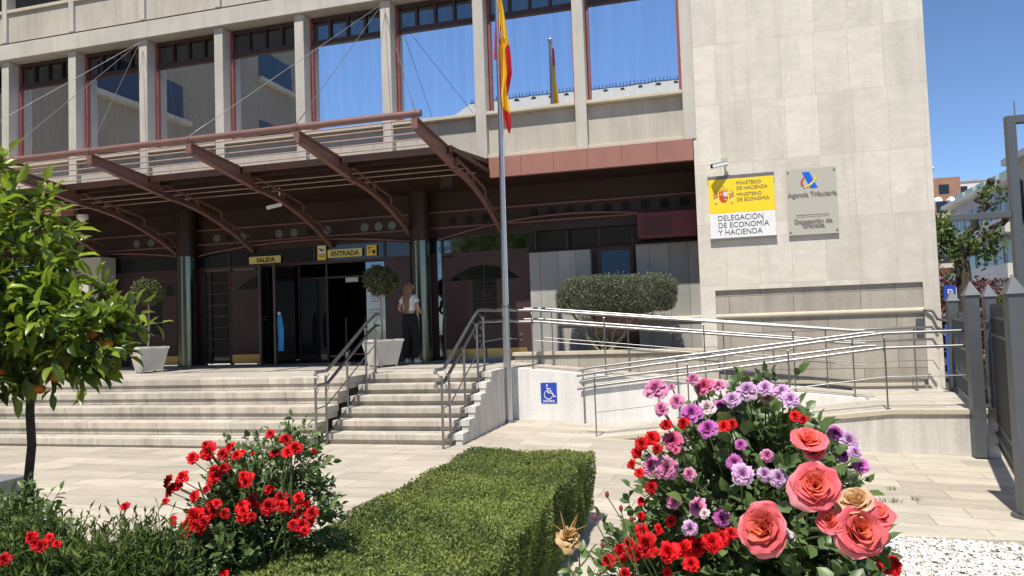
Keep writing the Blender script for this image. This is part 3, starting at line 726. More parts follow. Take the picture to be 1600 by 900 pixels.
def swoosh(pts, w_, y):
    m = MB(); n_ = len(pts)
    L = []; Rr = []
    for i, (x, z) in enumerate(pts):
        a = pts[max(0, i-1)]; b = pts[min(n_-1, i+1)]; dx, dz = b[0]-a[0], b[1]-a[1]; l = math.hypot(dx, dz); ww = w_*math.sin(PI*(i+.35)/(n_-.3))
        L.append((x-dz/l*ww, z+dx/l*ww)); Rr.append((x+dz/l*ww, z-dx/l*ww))
    m.prism(L+Rr[::-1], 'y', y-.003, y); return m
swoosh([(1.51, 3.70), (1.56, 3.715), (1.62, 3.745), (1.68, 3.80), (1.72, 3.86), (1.745, 3.92)], .016, YS-.0555).build('yellow_swoosh', YEL, s)
swoosh([(1.545, 3.89), (1.51, 3.85), (1.49, 3.80), (1.495, 3.755), (1.53, 3.72)], .016, YS-.0555).build('red_swoosh', RED, s)
for dx, dz, mt in ((0, 0, LG), (.012, -.014, LG2)):
    text_mesh('Agencia Tributaria', .112, 'lettering', mt, s, (1.645+dx, YS-.0535-(.001 if dx == 0 else 0), 3.555+dz), align='CENTER', xs=.92)
    text_mesh('Delegación de', .104, 'lettering', mt, s, (1.64+dx, YS-.0535-(.001 if dx == 0 else 0), 3.10+dz), align='CENTER', xs=1.0)
    text_mesh('Granada', .104, 'lettering', mt, s, (1.64+dx, YS-.0535-(.001 if dx == 0 else 0), 3.025+dz), align='CENTER', xs=1.0)
m = B(1.38, 1.90, YS-.053, YS-.0505, 3.235, 3.245); m.box(1.38, 1.90, YS-.053, YS-.0505, 3.205, 3.211); m.build('rule_lines', LG, s)
# wheelchair sign
BLU = plain('access_blue', (.02, .06, .42), .35)
s = thing('ramp_sign', (-2.68, 11.86, .3), 'small blue wheelchair access sign on the white ramp wall', 'sign')
ya = 11.862
B(-2.815, -2.55, ya-.012, ya-.001, .275, .60).build('blue_plate', BLU, s)
def k(x, z): return (-2.815+.265*x, ya-.016, .275+.325*z)
m = MB(); m.sphere(k(.40, .86), .017, 8, 6)
m.tube([k(.40, .80), k(.42, .60), k(.70, .58)], .009, 6).tube([k(.42, .60), k(.45, .50), k(.72, .48), k(.82, .30), k(.94, .33)], .010, 6).tube([k(.41, .70), k(.64, .70)], .007, 6)
m.tube([k(.48+.26*math.cos(a), .40+.22*math.sin(a)) for a in np.linspace(2.0, 6.0, 16)], .007, 6, False)
m.build('wheelchair_symbol', 'white', s)
text_mesh('RAMPA', .047, 'lettering', 'white', s, (-2.682, ya-.0135, .288), align='CENTER', xs=1.25, bold=.001)
# door signs
YB = plain('sign_pale_yellow', (.75, .62, .18), .5, 0, .03); BLK = plain('letter_black', (.01, .01, .01), .5)
yy = 14.47
s = thing('exit_sign', (-9.6, yy, 3.1), 'pale yellow strip reading SALIDA over the maroon door', 'sign')
B(-10.04, -9.24, yy-.012, yy, 3.105, 3.265).build('plate', YB, s); text_mesh('SALIDA', .135, 'lettering', BLK, s, (-9.62, yy-.0135, 3.138), align='CENTER', xs=1.05, bold=.004)
s = thing('entrance_sign', (-7.66, yy, 3.1), 'pale yellow strip reading ENTRADA over the open doorway', 'sign')
B(-8.08, -7.26, yy-.012, yy, 3.135, 3.31).build('plate', YB, s); text_mesh('ENTRADA', .145, 'lettering', BLK, s, (-7.665, yy-.0135, 3.17), align='CENTER', xs=1.0, bold=.004)
YB2 = plain('sticker_yellow', (.80, .55, .06), .5)
s = thing('warning_sign', (-8.2, yy, 3.12), 'small upright yellow camera warning sign left of the ENTRADA strip', 'sign')
B(-8.33, -8.12, yy-.01, yy, 3.10, 3.42).build('plate', YB2, s)
B(-8.30, -8.15, yy-.012, yy-.0105, 3.24, 3.40).build('white_field', 'white', s)
m = MB().beam((-8.28, yy-.014, 3.35), (-8.19, yy-.014, 3.30), .004, .035); m.beam((-8.20, yy-.014, 3.30), (-8.17, yy-.014, 3.34), .004, .02); m.box(-8.30, -8.15, yy-.012, yy-.0105, 3.21, 3.225); m.box(-8.30, -8.15, yy-.012, yy-.0105, 3.17, 3.18); m.build('camera_symbol', BLK, s)
s = thing('warning_sign', (-7.02, yy, 3.12), 'small square yellow sign with a black figure symbol right of the ENTRADA strip', 'sign')
B(-7.15, -6.92, yy-.01, yy, 3.13, 3.36).build('plate', YB2, s)
m = B(-7.12, -7.01, yy-.012, yy-.0105, 3.30, 3.315); m.box(-7.12, -7.06, yy-.012, yy-.0105, 3.2, 3.22); m.beam((-7.12, yy-.013, 3.30), (-7.05, yy-.013, 3.24), .003, .015); m.tube([(-7.0, yy-.012, 3.21), (-6.99, yy-.0125, 3.21)], .03, 10); m.box(-7.0, -6.95, yy-.012, yy-.0105, 3.17, 3.25)
m.build('figure_symbol', BLK, s)

# ---------------------------------------------------------------- cameras and ceiling fittings
c = thing('security_camera', (.27, YS, 4.2), 'white bullet security camera on a bracket above the yellow and white sign', 'security camera')
B(.20, .31, YS-.02, YS-.001, 4.23, 4.34).build('mount_plate', plain('mount_tan', (.40, .36, .24), .6), c, .004)
MB().tube([(.26, YS-.02, 4.25), (.26, YS-.10, 4.20), (.24, YS-.16, 4.19)], .016, 8).build('arm', 'white', c)
MB().beam((.30, YS-.12, 4.225), (.04, YS-.26, 4.155), .075, .075).build('housing', 'white', c, .015)
MB().beam((.05, YS-.255, 4.158), (.03, YS-.266, 4.152), .06, .06).build('lens', 'black', c, .01)
MB().beam((.31, YS-.115, 4.27), (.02, YS-.27, 4.195), .09, .008).build('sun_shield', 'white', c)
c = thing('security_camera', (3.5, 14.2, 3.9), 'small white camera fixed to the far edge of the marble wall', 'security camera')
B(3.502, 3.56, 13.9, 13.98, 3.95, 4.05).build('mount_plate', 'white', c); MB().beam((3.56, 13.94, 3.98), (3.62, 13.80, 3.93), .06, .06).build('housing', 'white', c, .012)
def dome(x, y, z, label):
    c = thing('ceiling_camera', (x, y, z), label, 'security camera')
    MB().tube([(x, y, z+.02), (x, y, z-.06)], .11, 20).build('collar', 'white', c)
    MB().sphere((x, y, z-.06), .08, 16, 10, (1, 1, .9)).build('dome', 'white', c)
dome(-12.75, 12.6, 4.15, 'white dome camera under the canopy close to the orange tree')
c = thing('security_camera', (-8.1, 12.6, 4.1), 'white bullet camera hanging under the canopy above the SALIDA sign', 'security camera')
MB().tube([(-8.05, 12.6, 4.36), (-8.05, 12.6, 4.05)], .02, 8).build('arm', 'white', c)
MB().beam((-8.02, 12.62, 4.04), (-8.22, 12.42, 3.96), .07, .07).build('housing', 'white', c, .012)
c = thing('ceiling_lamp', (-4.75, 13.0, 4.2), 'round unlit lamp under the canopy near the flagpole', 'lamp')
MB().tube([(-4.75, 13.0, 4.36), (-4.75, 13.0, 4.16)], .13, 20).build('housing', 'darkframe', c)
MB().tube([(-4.75, 13.0, 4.158), (-4.75, 13.0, 4.15)], .10, 20).build('diffuser', 'dglass', c)
# blue cloth strip on the open glass door
t = thing('blue_cloth', (-8.7, 13.7, 1.2), 'strip of bright blue cloth hanging from the handle of the open glass door', 'cloth')
vs = []; fs = []
for i in range(13):
    z = 1.95-.78*i/12; wd = .035+.035*min(1, i/4)
    for j in range(5): u = j/4-.5; vs.append((-8.80+u*wd*2+.03*(i/12), 13.68-.02*math.sin(u*7+i*.3), z))
for i in range(12):
    for j in range(4): q = i*5+j; fs.append((q, q+1, q+6, q+5))
MB().add(vs, fs, True).build('cloth', plain('blue_cloth_fabric', (.03, .25, .55), .7), t)
MB().sphere((-8.80, 13.68, 1.96), .035, 8, 6).build('knot', 'white', t)

# ---------------------------------------------------------------- gate, fence and portal frame
def cap_post(t, x, y, z0, z1, w_, mat='gate'):
    p = B(x-w_/2, x+w_/2, y-w_/2, y+w_/2, z0, z1).build('post', mat, t, .004)
    h = w_*.62; m = MB().add([(x-h, y-h, z1), (x+h, y-h, z1), (x+h, y+h, z1), (x-h, y+h, z1), (x, y, z1+w_*1.25)], [(0, 3, 2, 1), (0, 1, 4), (1, 2, 4), (2, 3, 4), (3, 0, 4)])
    m.build('pyramid_cap', 'gate', p)
    return p
def bars(t, a, b, z0, z1, n_, mat, rails, spear=True, r=.011, panel=None):
    a, b = Vector(a), Vector(b)
    for i in range(n_):
        p = a.lerp(b, (i+.5)/n_); m = MB().tube([(p.x, p.y, z0), (p.x, p.y, z1)], r, 6)
        if spear: m.add([(p.x-.02, p.y, z1), (p.x, p.y-.02, z1), (p.x+.02, p.y, z1), (p.x, p.y+.02, z1), (p.x, p.y, z1+.07), (p.x, p.y, z1-.03)], [(0, 1, 4), (1, 2, 4), (2, 3, 4), (3, 0, 4), (1, 0, 5), (2, 1, 5), (3, 2, 5), (0, 3, 5)])
        m.build('bar', mat, t)
    m = MB()
    for z in rails: m.beam((a.x, a.y, z), (b.x, b.y, z), .03, .035)
    m.build('rail', mat, t)
g0 = -.25
f = thing('railing_fence', (3.2, 11.8, .3), 'grey steel railing closing the end of the ramp landing beside the marble wall', 'fence')
cap_post(f, 3.06, 10.42, g0, 1.74, .145)
cap_post(f, 3.62, 13.25, g0, 1.70, .145)
bars(f, (3.08, 10.5, 0), (3.60, 13.17, 0), .36, 1.48, 13, 'gate', (.36, .62, 1.02, 1.42))
g = thing('iron_gate', (2.6, 8, g0), 'dark grey open gate leaf with spear points between two capped posts at the right edge', 'gate')
cap_post(g, 2.54, 7.50, g0, 1.70, .135)
MB().tube([(2.54, 7.5, g0), (2.54, 7.5, g0+.02)], .13, 16).build('base_plate', 'gate', g)
cap_post(g, 3.36, 10.75, g0, 1.72, .13)
bars(g, (2.60, 7.62, 0), (3.34, 10.65, 0), g0+.12, 1.56, 26, 'gatedark', (g0+.12, g0+.42, 1.25, 1.46), r=.012)
m = MB()
for i in range(24):
    p = Vector((2.60, 7.62, 0)).lerp(Vector((3.34, 10.65, 0)), (i+.5)/24); m.tube([(p.x, p.y-.035, g0+.27), (p.x, p.y+.035, g0+.27)], .035, 10)
m.build('ring_row', 'gatedark', g)
m = MB().add([(2.62, 7.64, .2), (3.35, 10.63, .2), (3.35, 10.63, 1.22), (2.62, 7.64, 1.22)], [(0, 1, 2, 3)]); m.build('backing_sheet', 'gatedark', g)
B(2.60, 2.66, 7.42, 7.52, .78, 1.06).build('lock_box', 'gatedark', g, .006)
m = MB().tube([(3.1, 10.5, 1.40), (3.36, 10.7, 1.40)], .015, 8); m.build('hinge_arm', 'gate', g)
g = thing('iron_gate', (2.7, 7.4, g0), 'second grey gate leaf leaving the picture at the right edge', 'gate')
bars(g, (2.62, 7.46, 0), (4.4, 7.1, 0), g0+.12, 1.56, 14, 'gatedark', (g0+.12, g0+.42, 1.25, 1.46), r=.012)
# portal frame
p = thing('portal_frame', (4.0, 12, g0), 'tall grey steel portal frame rising behind the gate against the sky', 'frame')
fx, fy = 4.02, 11.6
B(fx-.06, fx+.05, fy-.06, fy+.06, g0, 4.09).build('upright', 'gate', p, .005)
B(fx-.06, fx+2.6, fy-.06, fy+.06, 4.092, 4.20).build('lintel', 'gate', p, .005)
B(fx+2.46, fx+2.6, fy-.06, fy+.06, g0, 4.09).build('upright', 'gate', p, .005)
B(fx-.80, fx-.062, fy-.05, fy+.05, 2.80, 2.89).build('side_arm', 'gate', p, .005)
B(fx+.11, fx+.20, fy-.05, fy+.05, g0, 1.95).build('short_post', 'gate', p)
# pipe bracket at the wall corner
t = thing('corner_bracket', (3.4, 13.2, 1.5), 'grey conduit box and bent pipe on the lower corner of the marble wall', 'conduit')
B(3.12, 3.24, 13.33, 13.399, 1.30, 1.44).build('box', 'gate', t, .005)
MB().tube([(3.24, 13.38, 1.58), (3.36, 13.34, 1.55), (3.42, 13.32, 1.42), (3.55, 13.3, 1.38)], .022, 8).build('pipe', 'gate', t)
RB= [(-0.193, 2.324, 1.387, 0.033, 'P'), (-0.143, 2.338, 1.388, 0.01, 'P'), (-0.078, 2.293, 1.416, 0.02, 'P'), (-0.048, 2.318, 1.391, 0.028, 'K'), (-0.004, 2.317, 1.392, 0.018, 'P'), (-0.175, 2.293, 1.327, 0.022, 'P'), (-0.126, 2.263, 1.351, 0.022, 'P'), (-0.083, 2.205, 1.325, 0.029, 'V'), (-0.037, 2.118, 1.294, 0.027, 'V'), (-0.04, 2.269, 1.333, 0.023, 'W'), (0.001, 2.369, 1.321, 0.028, 'V'), (0.033, 2.299, 1.354, 0.024, 'L'), (0.078, 2.356, 1.376, 0.031, 'L'), (0.128, 2.324, 1.384, 0.023, 'L'), (0.178, 2.372, 1.37, 0.023, 'L'), (0.197, 2.32, 1.35, 0.024, 'L'), (0.135, 2.35, 1.351, 0.02, 'T'), (-0.139, 2.232, 1.242, 0.027, 'K'), (-0.129, 2.183, 1.221, 0.011, 'K'), (-0.211, 2.255, 1.163, 0.03, 'P'), (-0.161, 2.218, 1.164, 0.03, 'P'), (-0.092, 2.109, 1.17, 0.017, 'P'), (-0.147, 2.223, 1.066, 0.02, 'P'), (-0.077, 2.177, 1.066, 0.027, 'P'), (-0.057, 2.134, 1.057, 0.013, 'W'), (0.049, 2.093, 1.176, 0.026, 'L'), (0.03, 2.203, 1.184, 0.02, 'V'), (0.146, 2.193, 1.148, 0.024, 'L'), (0.11, 2.207, 1.154, 0.019, 'L'), (0.049, 2.205, 1.235, 0.015, 'V'), (0.119, 2.207, 1.205, 0.016, 'P'), (-0.013, 2.214, 1.025, 0.022, 'V'), (-0.099, 2.158, 1.009, 0.02, 'L'), (0.324, 2.375, 1.244, 0.024, 'V'), (0.359, 2.372, 1.224, 0.025, 'L'), (0.321, 2.391, 1.206, 0.02, 'L'), (0.346, 2.413, 1.174, 0.022, 'V'), (0.369, 2.347, 1.193, 0.018, 'L'), (0.388, 2.378, 1.15, 0.023, 'V'), (0.349, 2.343, 1.128, 0.018, 'L'), (0.198, 1.885, 1.301, 0.038, 'C'), (0.208, 1.889, 1.274, 0.023, 'C'), (0.072, 1.656, 1.152, 0.057, 'C'), (0.176, 1.614, 1.252, 0.045, 'C'), (0.254, 1.661, 1.212, 0.041, 'Y'), (0.258, 1.624, 1.164, 0.05, 'C'), (0.297, 1.659, 1.189, 0.032, 'C'), (0.2, 1.617, 1.182, 0.027, 'C'), (-0.199, 2.198, 1.254, 0.021, 'R'), (-0.233, 2.249, 1.228, 0.019, 'R'), (-0.248, 2.26, 1.201, 0.016, 'R'), (-0.272, 2.315, 1.154, 0.015, 'R'), (-0.21, 2.247, 1.101, 0.02, 'R'), (-0.249, 2.303, 1.044, 0.013, 'R'), (-0.25, 2.295, 1.002, 0.012, 'R'), (-0.159, 2.26, 1.0, 0.016, 'R'), (-0.157, 2.214, 1.29, 0.018, 'R'), (-0.104, 2.124, 1.307, 0.015, 'R'), (0.005, 2.196, 1.29, 0.016, 'R'), (0.029, 2.212, 1.291, 0.014, 'R'), (0.204, 2.276, 1.307, 0.015, 'R'), (0.223, 2.249, 1.3, 0.014, 'R'), (-0.243, 2.273, 0.958, 0.023, 'R'), (-0.23, 2.202, 0.944, 0.032, 'R'), (-0.299, 2.327, 0.882, 0.036, 'R'), (-0.319, 2.307, 0.894, 0.022, 'R'), (-0.35, 2.261, 0.874, 0.022, 'R'), (-0.161, 2.142, 0.944, 0.028, 'R'), (-0.125, 2.229, 0.93, 0.025, 'R'), (-0.084, 2.235, 0.941, 0.031, 'R'), (-0.041, 2.105, 0.987, 0.026, 'R'), (-0.016, 2.199, 0.974, 0.025, 'R'), (-0.1, 2.163, 0.908, 0.022, 'R'), (-0.299, 2.246, 0.843, 0.018, 'R'), (-0.169, 2.177, 0.876, 0.014, 'R'), (-0.194, 2.25, 0.977, 0.014, 'R'), (0.46, 2.563, 0.846, 0.03, 'R'), (0.465, 2.453, 0.845, 0.034, 'R'), (0.501, 2.542, 0.804, 0.022, 'R'), (0.429, 2.444, 0.824, 0.022, 'R'), (0.34, 2.414, 0.865, 0.026, 'K'), (0.38, 2.416, 0.859, 0.019, 'L'), (0.412, 2.521, 0.809, 0.024, 'K'), (0.36, 2.471, 0.812, 0.026, 'L'), (0.266, 2.313, 0.852, 0.021, 'L'), (0.241, 2.352, 0.834, 0.021, 'L'), (0.158, 2.189, 0.985, 0.023, 'W'), (0.396, 2.404, 0.892, 0.013, 'K'), (-0.245, 2.259, 1.14, 0.016, 'R'), (-0.179, 2.146, 1.229, 0.014, 'R'), (0.011, 2.117, 1.012, 0.017, 'R')]
LB= [(-2.395, 2.978, 1.024, 0.027, 'R'), (-2.361, 3.046, 1.041, 0.035, 'R'), (-2.285, 2.932, 1.091, 0.016, 'R'), (-2.192, 2.926, 1.05, 0.026, 'R'), (-2.307, 3.135, 1.049, 0.023, 'R'), (-2.18, 3.01, 1.032, 0.025, 'R'), (-2.265, 3.174, 1.016, 0.014, 'R'), (-2.394, 3.125, 0.926, 0.035, 'R'), (-2.297, 3.001, 0.929, 0.027, 'R'), (-2.267, 3.032, 0.966, 0.023, 'R'), (-2.469, 2.995, 0.93, 0.027, 'R'), (-2.551, 3.011, 0.881, 0.046, 'R'), (-2.502, 3.01, 0.882, 0.023, 'R'), (-2.559, 2.988, 0.812, 0.016, 'R'), (-2.071, 3.124, 1.113, 0.021, 'R'), (-2.052, 3.225, 1.074, 0.028, 'R'), (-1.943, 3.13, 1.045, 0.032, 'R'), (-1.965, 3.102, 1.032, 0.023, 'R'), (-2.075, 3.157, 1.016, 0.019, 'R'), (-2.145, 3.003, 0.915, 0.038, 'R'), (-2.123, 3.026, 0.927, 0.02, 'R'), (-2.151, 3.22, 0.825, 0.024, 'R'), (-2.355, 3.035, 0.762, 0.043, 'R'), (-2.371, 2.936, 0.726, 0.067, 'R'), (-2.215, 2.821, 0.776, 0.023, 'R'), (-2.429, 2.88, 0.753, 0.022, 'R'), (-2.15, 3.005, 0.754, 0.04, 'R'), (-2.01, 2.878, 0.789, 0.019, 'R'), (-2.177, 3.109, 0.795, 0.037, 'R'), (-2.22, 3.104, 0.772, 0.028, 'R'), (-2.002, 2.995, 0.805, 0.035, 'R'), (-2.039, 3.15, 0.806, 0.028, 'R'), (-2.01, 3.113, 0.776, 0.023, 'R'), (-2.017, 3.174, 0.75, 0.023, 'R'), (-1.914, 3.104, 0.821, 0.023, 'R'), (-1.936, 3.203, 0.768, 0.021, 'R'), (-1.965, 3.206, 0.726, 0.03, 'R'), (-1.754, 2.949, 0.793, 0.023, 'R'), (-1.844, 2.938, 0.742, 0.021, 'R'), (-1.898, 3.104, 0.693, 0.029, 'R'), (-1.913, 3.184, 0.694, 0.025, 'R'), (-1.823, 3.001, 0.697, 0.02, 'R'), (-2.381, 2.908, 0.7, 0.022, 'R'), (-2.232, 2.985, 0.767, 0.022, 'R'), (-2.195, 2.928, 0.514, 0.02, 'R'), (-2.388, 2.976, 0.842, 0.023, 'R'), (-2.277, 2.993, 0.808, 0.02, 'R'), (-2.333, 2.991, 0.874, 0.02, 'R'), (-1.871, 3.176, 1.024, 0.011, 'R'), (-2.102, 3.027, 1.033, 0.009, 'R')]
SB= [(-2.486, 2.209, 0.872, 0.022, 'R'), (-2.453, 2.22, 0.835, 0.023, 'R'), (-2.417, 2.228, 0.865, 0.016, 'R'), (-2.393, 2.236, 0.841, 0.016, 'R'), (-2.585, 2.186, 0.79, 0.023, 'R'), (-2.144, 2.298, 0.973, 0.016, 'R'), (-2.47, 2.215, 0.844, 0.018, 'R')]
# ---------------------------------------------------------------- foliage
def fnoise(p, sc_=1.0, seed=0):
    r = np.random.default_rng(seed); o = np.zeros(len(p))
    for i in range(7):
        k = r.normal(size=3)*sc_*(1.0+.55*i); o += np.sin(p@k+r.uniform(0, 6.28))/(1+.4*i)
    return o/2.6
T_DIA = (np.array([(0, 0, 0), (-.5, .5, .12), (.5, .5, .12), (0, 1, 0)], float), np.array([(0, 3, 1), (0, 2, 3)]))
T_OVA = (np.array([(0, 0, 0), (0, 1, -.10), (-.45, .30, .13), (-.36, .68, .10), (.45, .30, .13), (.36, .68, .10), (0, .33, .02), (0, .7, .0)], float),
         np.array([(0, 6, 2), (2, 6, 7), (2, 7, 3), (3, 7, 1), (0, 4, 6), (4, 7, 6), (4, 5, 7), (5, 1, 7)]))
def unit(a): return a/np.maximum(np.linalg.norm(a, axis=-1, keepdims=True), 1e-9)
def leaf_arrays(P, D, N, L, W, tmpl, tint):
    tv, tf = tmpl; D = unit(D); N = unit(N-D*np.sum(N*D, 1, keepdims=True)); X = np.cross(D, N)
    v = P[:, None, :]+X[:, None, :]*(tv[None, :, 0:1]*W[:, None, None])+D[:, None, :]*(tv[None, :, 1:2]*L[:, None, None])+N[:, None, :]*(tv[None, :, 2:3]*L[:, None, None])
    n = len(tv); f = tf[None]+(np.arange(len(P))*n)[:, None, None]
    return v.reshape(-1, 3), f.reshape(-1, 3), np.repeat(tint, n)
def in_ell(n, ells, rng, shell=.5):
    w_ = np.array([e[2] if len(e) > 2 else np.prod(e[1])**(1/1.5) for e in ells], float); w_ /= w_.sum()
    idx = rng.choice(len(ells), n, p=w_); d = unit(rng.normal(size=(n, 3))); r = rng.uniform(shell, 1, n)**.6
    c = np.array([e[0] for e in ells])[idx]; rad = np.array([e[1] for e in ells])[idx]
    return c+d*rad*r[:, None], d
def twigs(name, parent, mat, ells, n, per, L, ratio, tmpl, seed, up=.5, out=.7, tl=(.08, .2), droop=.25, shell=.3, stemmat='stem', cut=.0, tintc=.5, spread=1.0, clump=2.5, zmin=-9, stem_r=.0025, lname='foliage'):
    rng = np.random.default_rng(seed); q, d = in_ell(n, ells, rng, shell)
    keep = (fnoise(q, clump, seed+1) > cut-1.0) if cut else np.ones(n, bool)
    if cut: keep = fnoise(q, clump*2, seed+1) > cut
    keep &= q[:, 2] > zmin
    q, d = q[keep], d[keep]; n = len(q)
    dr = unit(d*out+np.array([0, 0, up])+rng.normal(size=(n, 3))*.35); tlv = rng.uniform(*tl, n)
    A = []; 
    P = []; D = []; N = []; LL = []; TT = []
    cl = fnoise(q, 6, seed+2)*.22
    for j in range(per):
        s_ = (j+.6)/per; pos = q+dr*(tlv*s_)[:, None]+rng.normal(size=(n, 3))*.004
        ang = rng.uniform(0, 6.28, n) if spread else 0
        a = unit(np.cross(dr, np.tile([0.13, .2, 1.0], (n, 1)))); b = np.cross(dr, a)
        side = a*np.cos(ang)[:, None]+b*np.sin(ang)[:, None]
        dd = unit(dr*.55+side*.9*spread+np.array([0, 0, -droop])+rng.normal(size=(n, 3))*.15)
        if j == per-1: dd = unit(dr+rng.normal(size=(n, 3))*.2)
        nn = np.array([0, -.25, 1.0])+rng.normal(size=(n, 3))*.45
        P.append(pos); D.append(dd); N.append(nn); LL.append(L*rng.uniform(.6, 1.2, n)); TT.append(np.clip(tintc+cl+rng.normal(size=n)*.2+(.15 if j >= per-2 else 0), 0, 1))
    P = np.vstack(P); D = np.vstack(D); N = np.vstack(N); LL = np.concatenate(LL); TT = np.concatenate(TT)
    v, f, t = leaf_arrays(P, D, N, LL, LL*ratio, tmpl, TT)
    o = arr_mesh(lname, v, f, mat, parent, t)
    # the twigs themselves, three-sided
    e = q+dr*tlv[:, None]; a = unit(np.cross(dr, [0.1, .2, 1.])); b = np.cross(dr, a); ring = []
    for k in range(3):
        t_ = 2*PI*k/3; off = (a*math.cos(t_)+b*math.sin(t_)); ring.append((q-dr*.03+off*stem_r, e+off*stem_r*.5))
    vv = np.stack([ring[0][0], ring[1][0], ring[2][0], ring[0][1], ring[1][1], ring[2][1]], 1).reshape(-1, 3)
    tf = np.array([(0, 1, 4), (0, 4, 3), (1, 2, 5), (1, 5, 4), (2, 0, 3), (2, 3, 5)]); ff = (tf[None]+(np.arange(n)*6)[:, None, None]).reshape(-1, 3)
    arr_mesh('twigs', vv, ff, stemmat, parent)
    return o
def limb(m, a, b, r0, r1, seed=0, seg=6, wob=.04):
    r = random.Random(seed); a, b = Vector(a), Vector(b); pts = []
    for i in range(seg+1):
        t = i/seg; p = a.lerp(b, t)
        if 0 < i < seg: p += Vector((r.uniform(-1, 1), r.uniform(-1, 1), r.uniform(-.3, .3)))*wob*(b-a).length
        pts.append(p)
    m.tube(pts, [r0+(r1-r0)*i/seg for i in range(seg+1)], 9)

MAT['orange_leaf'] = leafmat('orange_tree_leaf', (.02, .048, .007), (.29, .39, .035), .36, .33)
MAT['rose_leaf'] = leafmat('rose_leaf', (.045, .085, .028), (.13, .20, .06), .22, .42)
MAT['oleander_leaf'] = leafmat('narrow_leaf', (.022, .05, .014), (.16, .23, .05), .25, .6, .25)
MAT['box_leaf'] = leafmat('boxwood_leaf', (.06, .095, .026), (.31, .36, .09), .3, .55, .35, dead=(.17, .12, .06))
MAT['bush_leaf'] = leafmat('grey_green_leaf', (.055, .066, .036), (.22, .24, .15), .12, .45, .5)
MAT['topiary_leaf'] = leafmat('topiary_leaf', (.03, .045, .018), (.17, .18, .06), .2, .4)
MAT['purple_leaf'] = leafmat('purple_leaf', (.05, .012, .018), (.14, .03, .045), .2, .5)
MAT['plane_leaf'] = leafmat('plane_tree_leaf', (.05, .09, .02), (.16, .24, .05), .35, .5)

# clipped box hedge
h = thing('box_hedge', (-1.62, 4, 0), 'long low boxwood hedge clipped flat on top, pointing from the viewer to the stairs', 'hedge')
HX0, HX1, HY0, HY1, HZ = -2.17, -1.07, 1.7, 6.28, .49
rng = np.random.default_rng(11)
def hedge_leaves():
    P = []; N = []
    def wave(x, y): return .012*np.sin(x*9+y*2.1)+.010*np.sin(y*6.3+x*3)+.006*np.sin(x*23+y*17)
    n1 = 92000; x = rng.uniform(HX0, HX1, n1); y = rng.uniform(HY0, HY1, n1)**1.0; z = HZ+wave(x, y)-rng.exponential(.012, n1)
    P.append(np.stack([x, y, z], 1)); N.append(np.tile([0, 0, 1.], (n1, 1)))
    for xs_, n2, nx in ((HX1, 42000, 1.), (HX0, 12000, -1.)):
        y = rng.uniform(HY0, HY1, n2); z = rng.uniform(.0, HZ+.01, n2); dx = .018*np.sin(y*7+z*5)+.014*np.sin(y*15-z*11)-rng.exponential(.016, n2)
        P.append(np.stack([xs_+nx*dx, y, z], 1)); N.append(np.tile([nx, 0, 0.], (n2, 1)))
    n3 = 12000; x = rng.uniform(HX0, HX1, n3); z = rng.uniform(0, HZ, n3); P.append(np.stack([x, HY1+.01*np.sin(x*12)-rng.exponential(.014, n3), z], 1)); N.append(np.tile([0, 1., 0], (n3, 1)))
    P = np.vstack(P); N = np.vstack(N); n = len(P)
    D = unit(N*.55+rng.normal(size=(n, 3))*.75); nn = N*.7+np.array([0, 0, .5])+rng.normal(size=(n, 3))*.6
    L = rng.uniform(.012, .023, n); patch = fnoise(P*np.array([1, 1, .6]), 2.6, 5)
    fine = fnoise(P, 14, 8)
    t = np.clip(.46+patch*.28+fine*.12+rng.normal(size=n)*.22, .12, 1); dp = fnoise(P, 3.4, 9) > .95; t = np.where(dp & (rng.uniform(size=n) < .55), .02, t)
    return leaf_arrays(P, D, nn, L, L*.62, T_DIA, t)
v, f, t = hedge_leaves(); arr_mesh('foliage', v, f, 'box_leaf', h, t, False)
twigs('g', h, 'box_leaf', [(((HX0+HX1)/2, (HY0+HY1)/2, HZ-.03), ((HX1-HX0)/2, (HY1-HY0)/2, .03))], 900, 5, .018, .55, T_DIA, 15, up=1.4, out=.2, tl=(.015, .045), shell=.1, tintc=.75, lname='new_shoots', stem_r=.001)
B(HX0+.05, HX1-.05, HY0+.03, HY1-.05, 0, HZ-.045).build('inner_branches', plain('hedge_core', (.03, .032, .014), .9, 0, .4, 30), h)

# clipped bush in the raised bed
b_ = thing('clipped_bush', (-1.8, 13.7, .99), 'grey green bush clipped to a long rounded block on bare stems in the raised bed', 'bush')
rng = np.random.default_rng(12); n = 46000
u = rng.uniform(-1, 1, (n*2, 3)); s_ = (np.abs(u[:, 0])**6+np.abs(u[:, 1])**3+np.abs(u[:, 2])**3.6)**(1/4.); u = u[(s_ < 1.0) & (s_ > .55)][:n]
P = np.array([-1.76, 13.72, 2.05])+u*np.array([1.10, .42, .36]); P += .016*np.stack([np.sin(P[:, 2]*9), np.sin(P[:, 0]*7), np.sin(P[:, 0]*5+P[:, 1]*6)*1.2], 1)
nn = unit(u*np.array([.5, 1, 1])+rng.normal(size=u.shape)*.5); D = unit(nn*.5+rng.normal(size=u.shape)*.7+np.array([0, 0, .2]))
L = rng.uniform(.022, .045, len(P))
v, f, t = leaf_arrays(P, D, nn, L, L*.42, T_DIA, np.clip(.4+fnoise(P, 8, 3)*.25+rng.normal(size=len(P))*.22, 0, 1)); arr_mesh('foliage', v, f, 'bush_leaf', b_, t, False)
m = MB()
for i, (x0, x1) in enumerate(((-2.05, -2.35), (-2.0, -2.0), (-1.96, -1.6), (-1.9, -1.2), (-2.1, -2.7))): limb(m, (x0, 13.72, .98), (x1, 13.72, 1.95), .035, .02, i)
m.build('stems', 'palebark', b_)
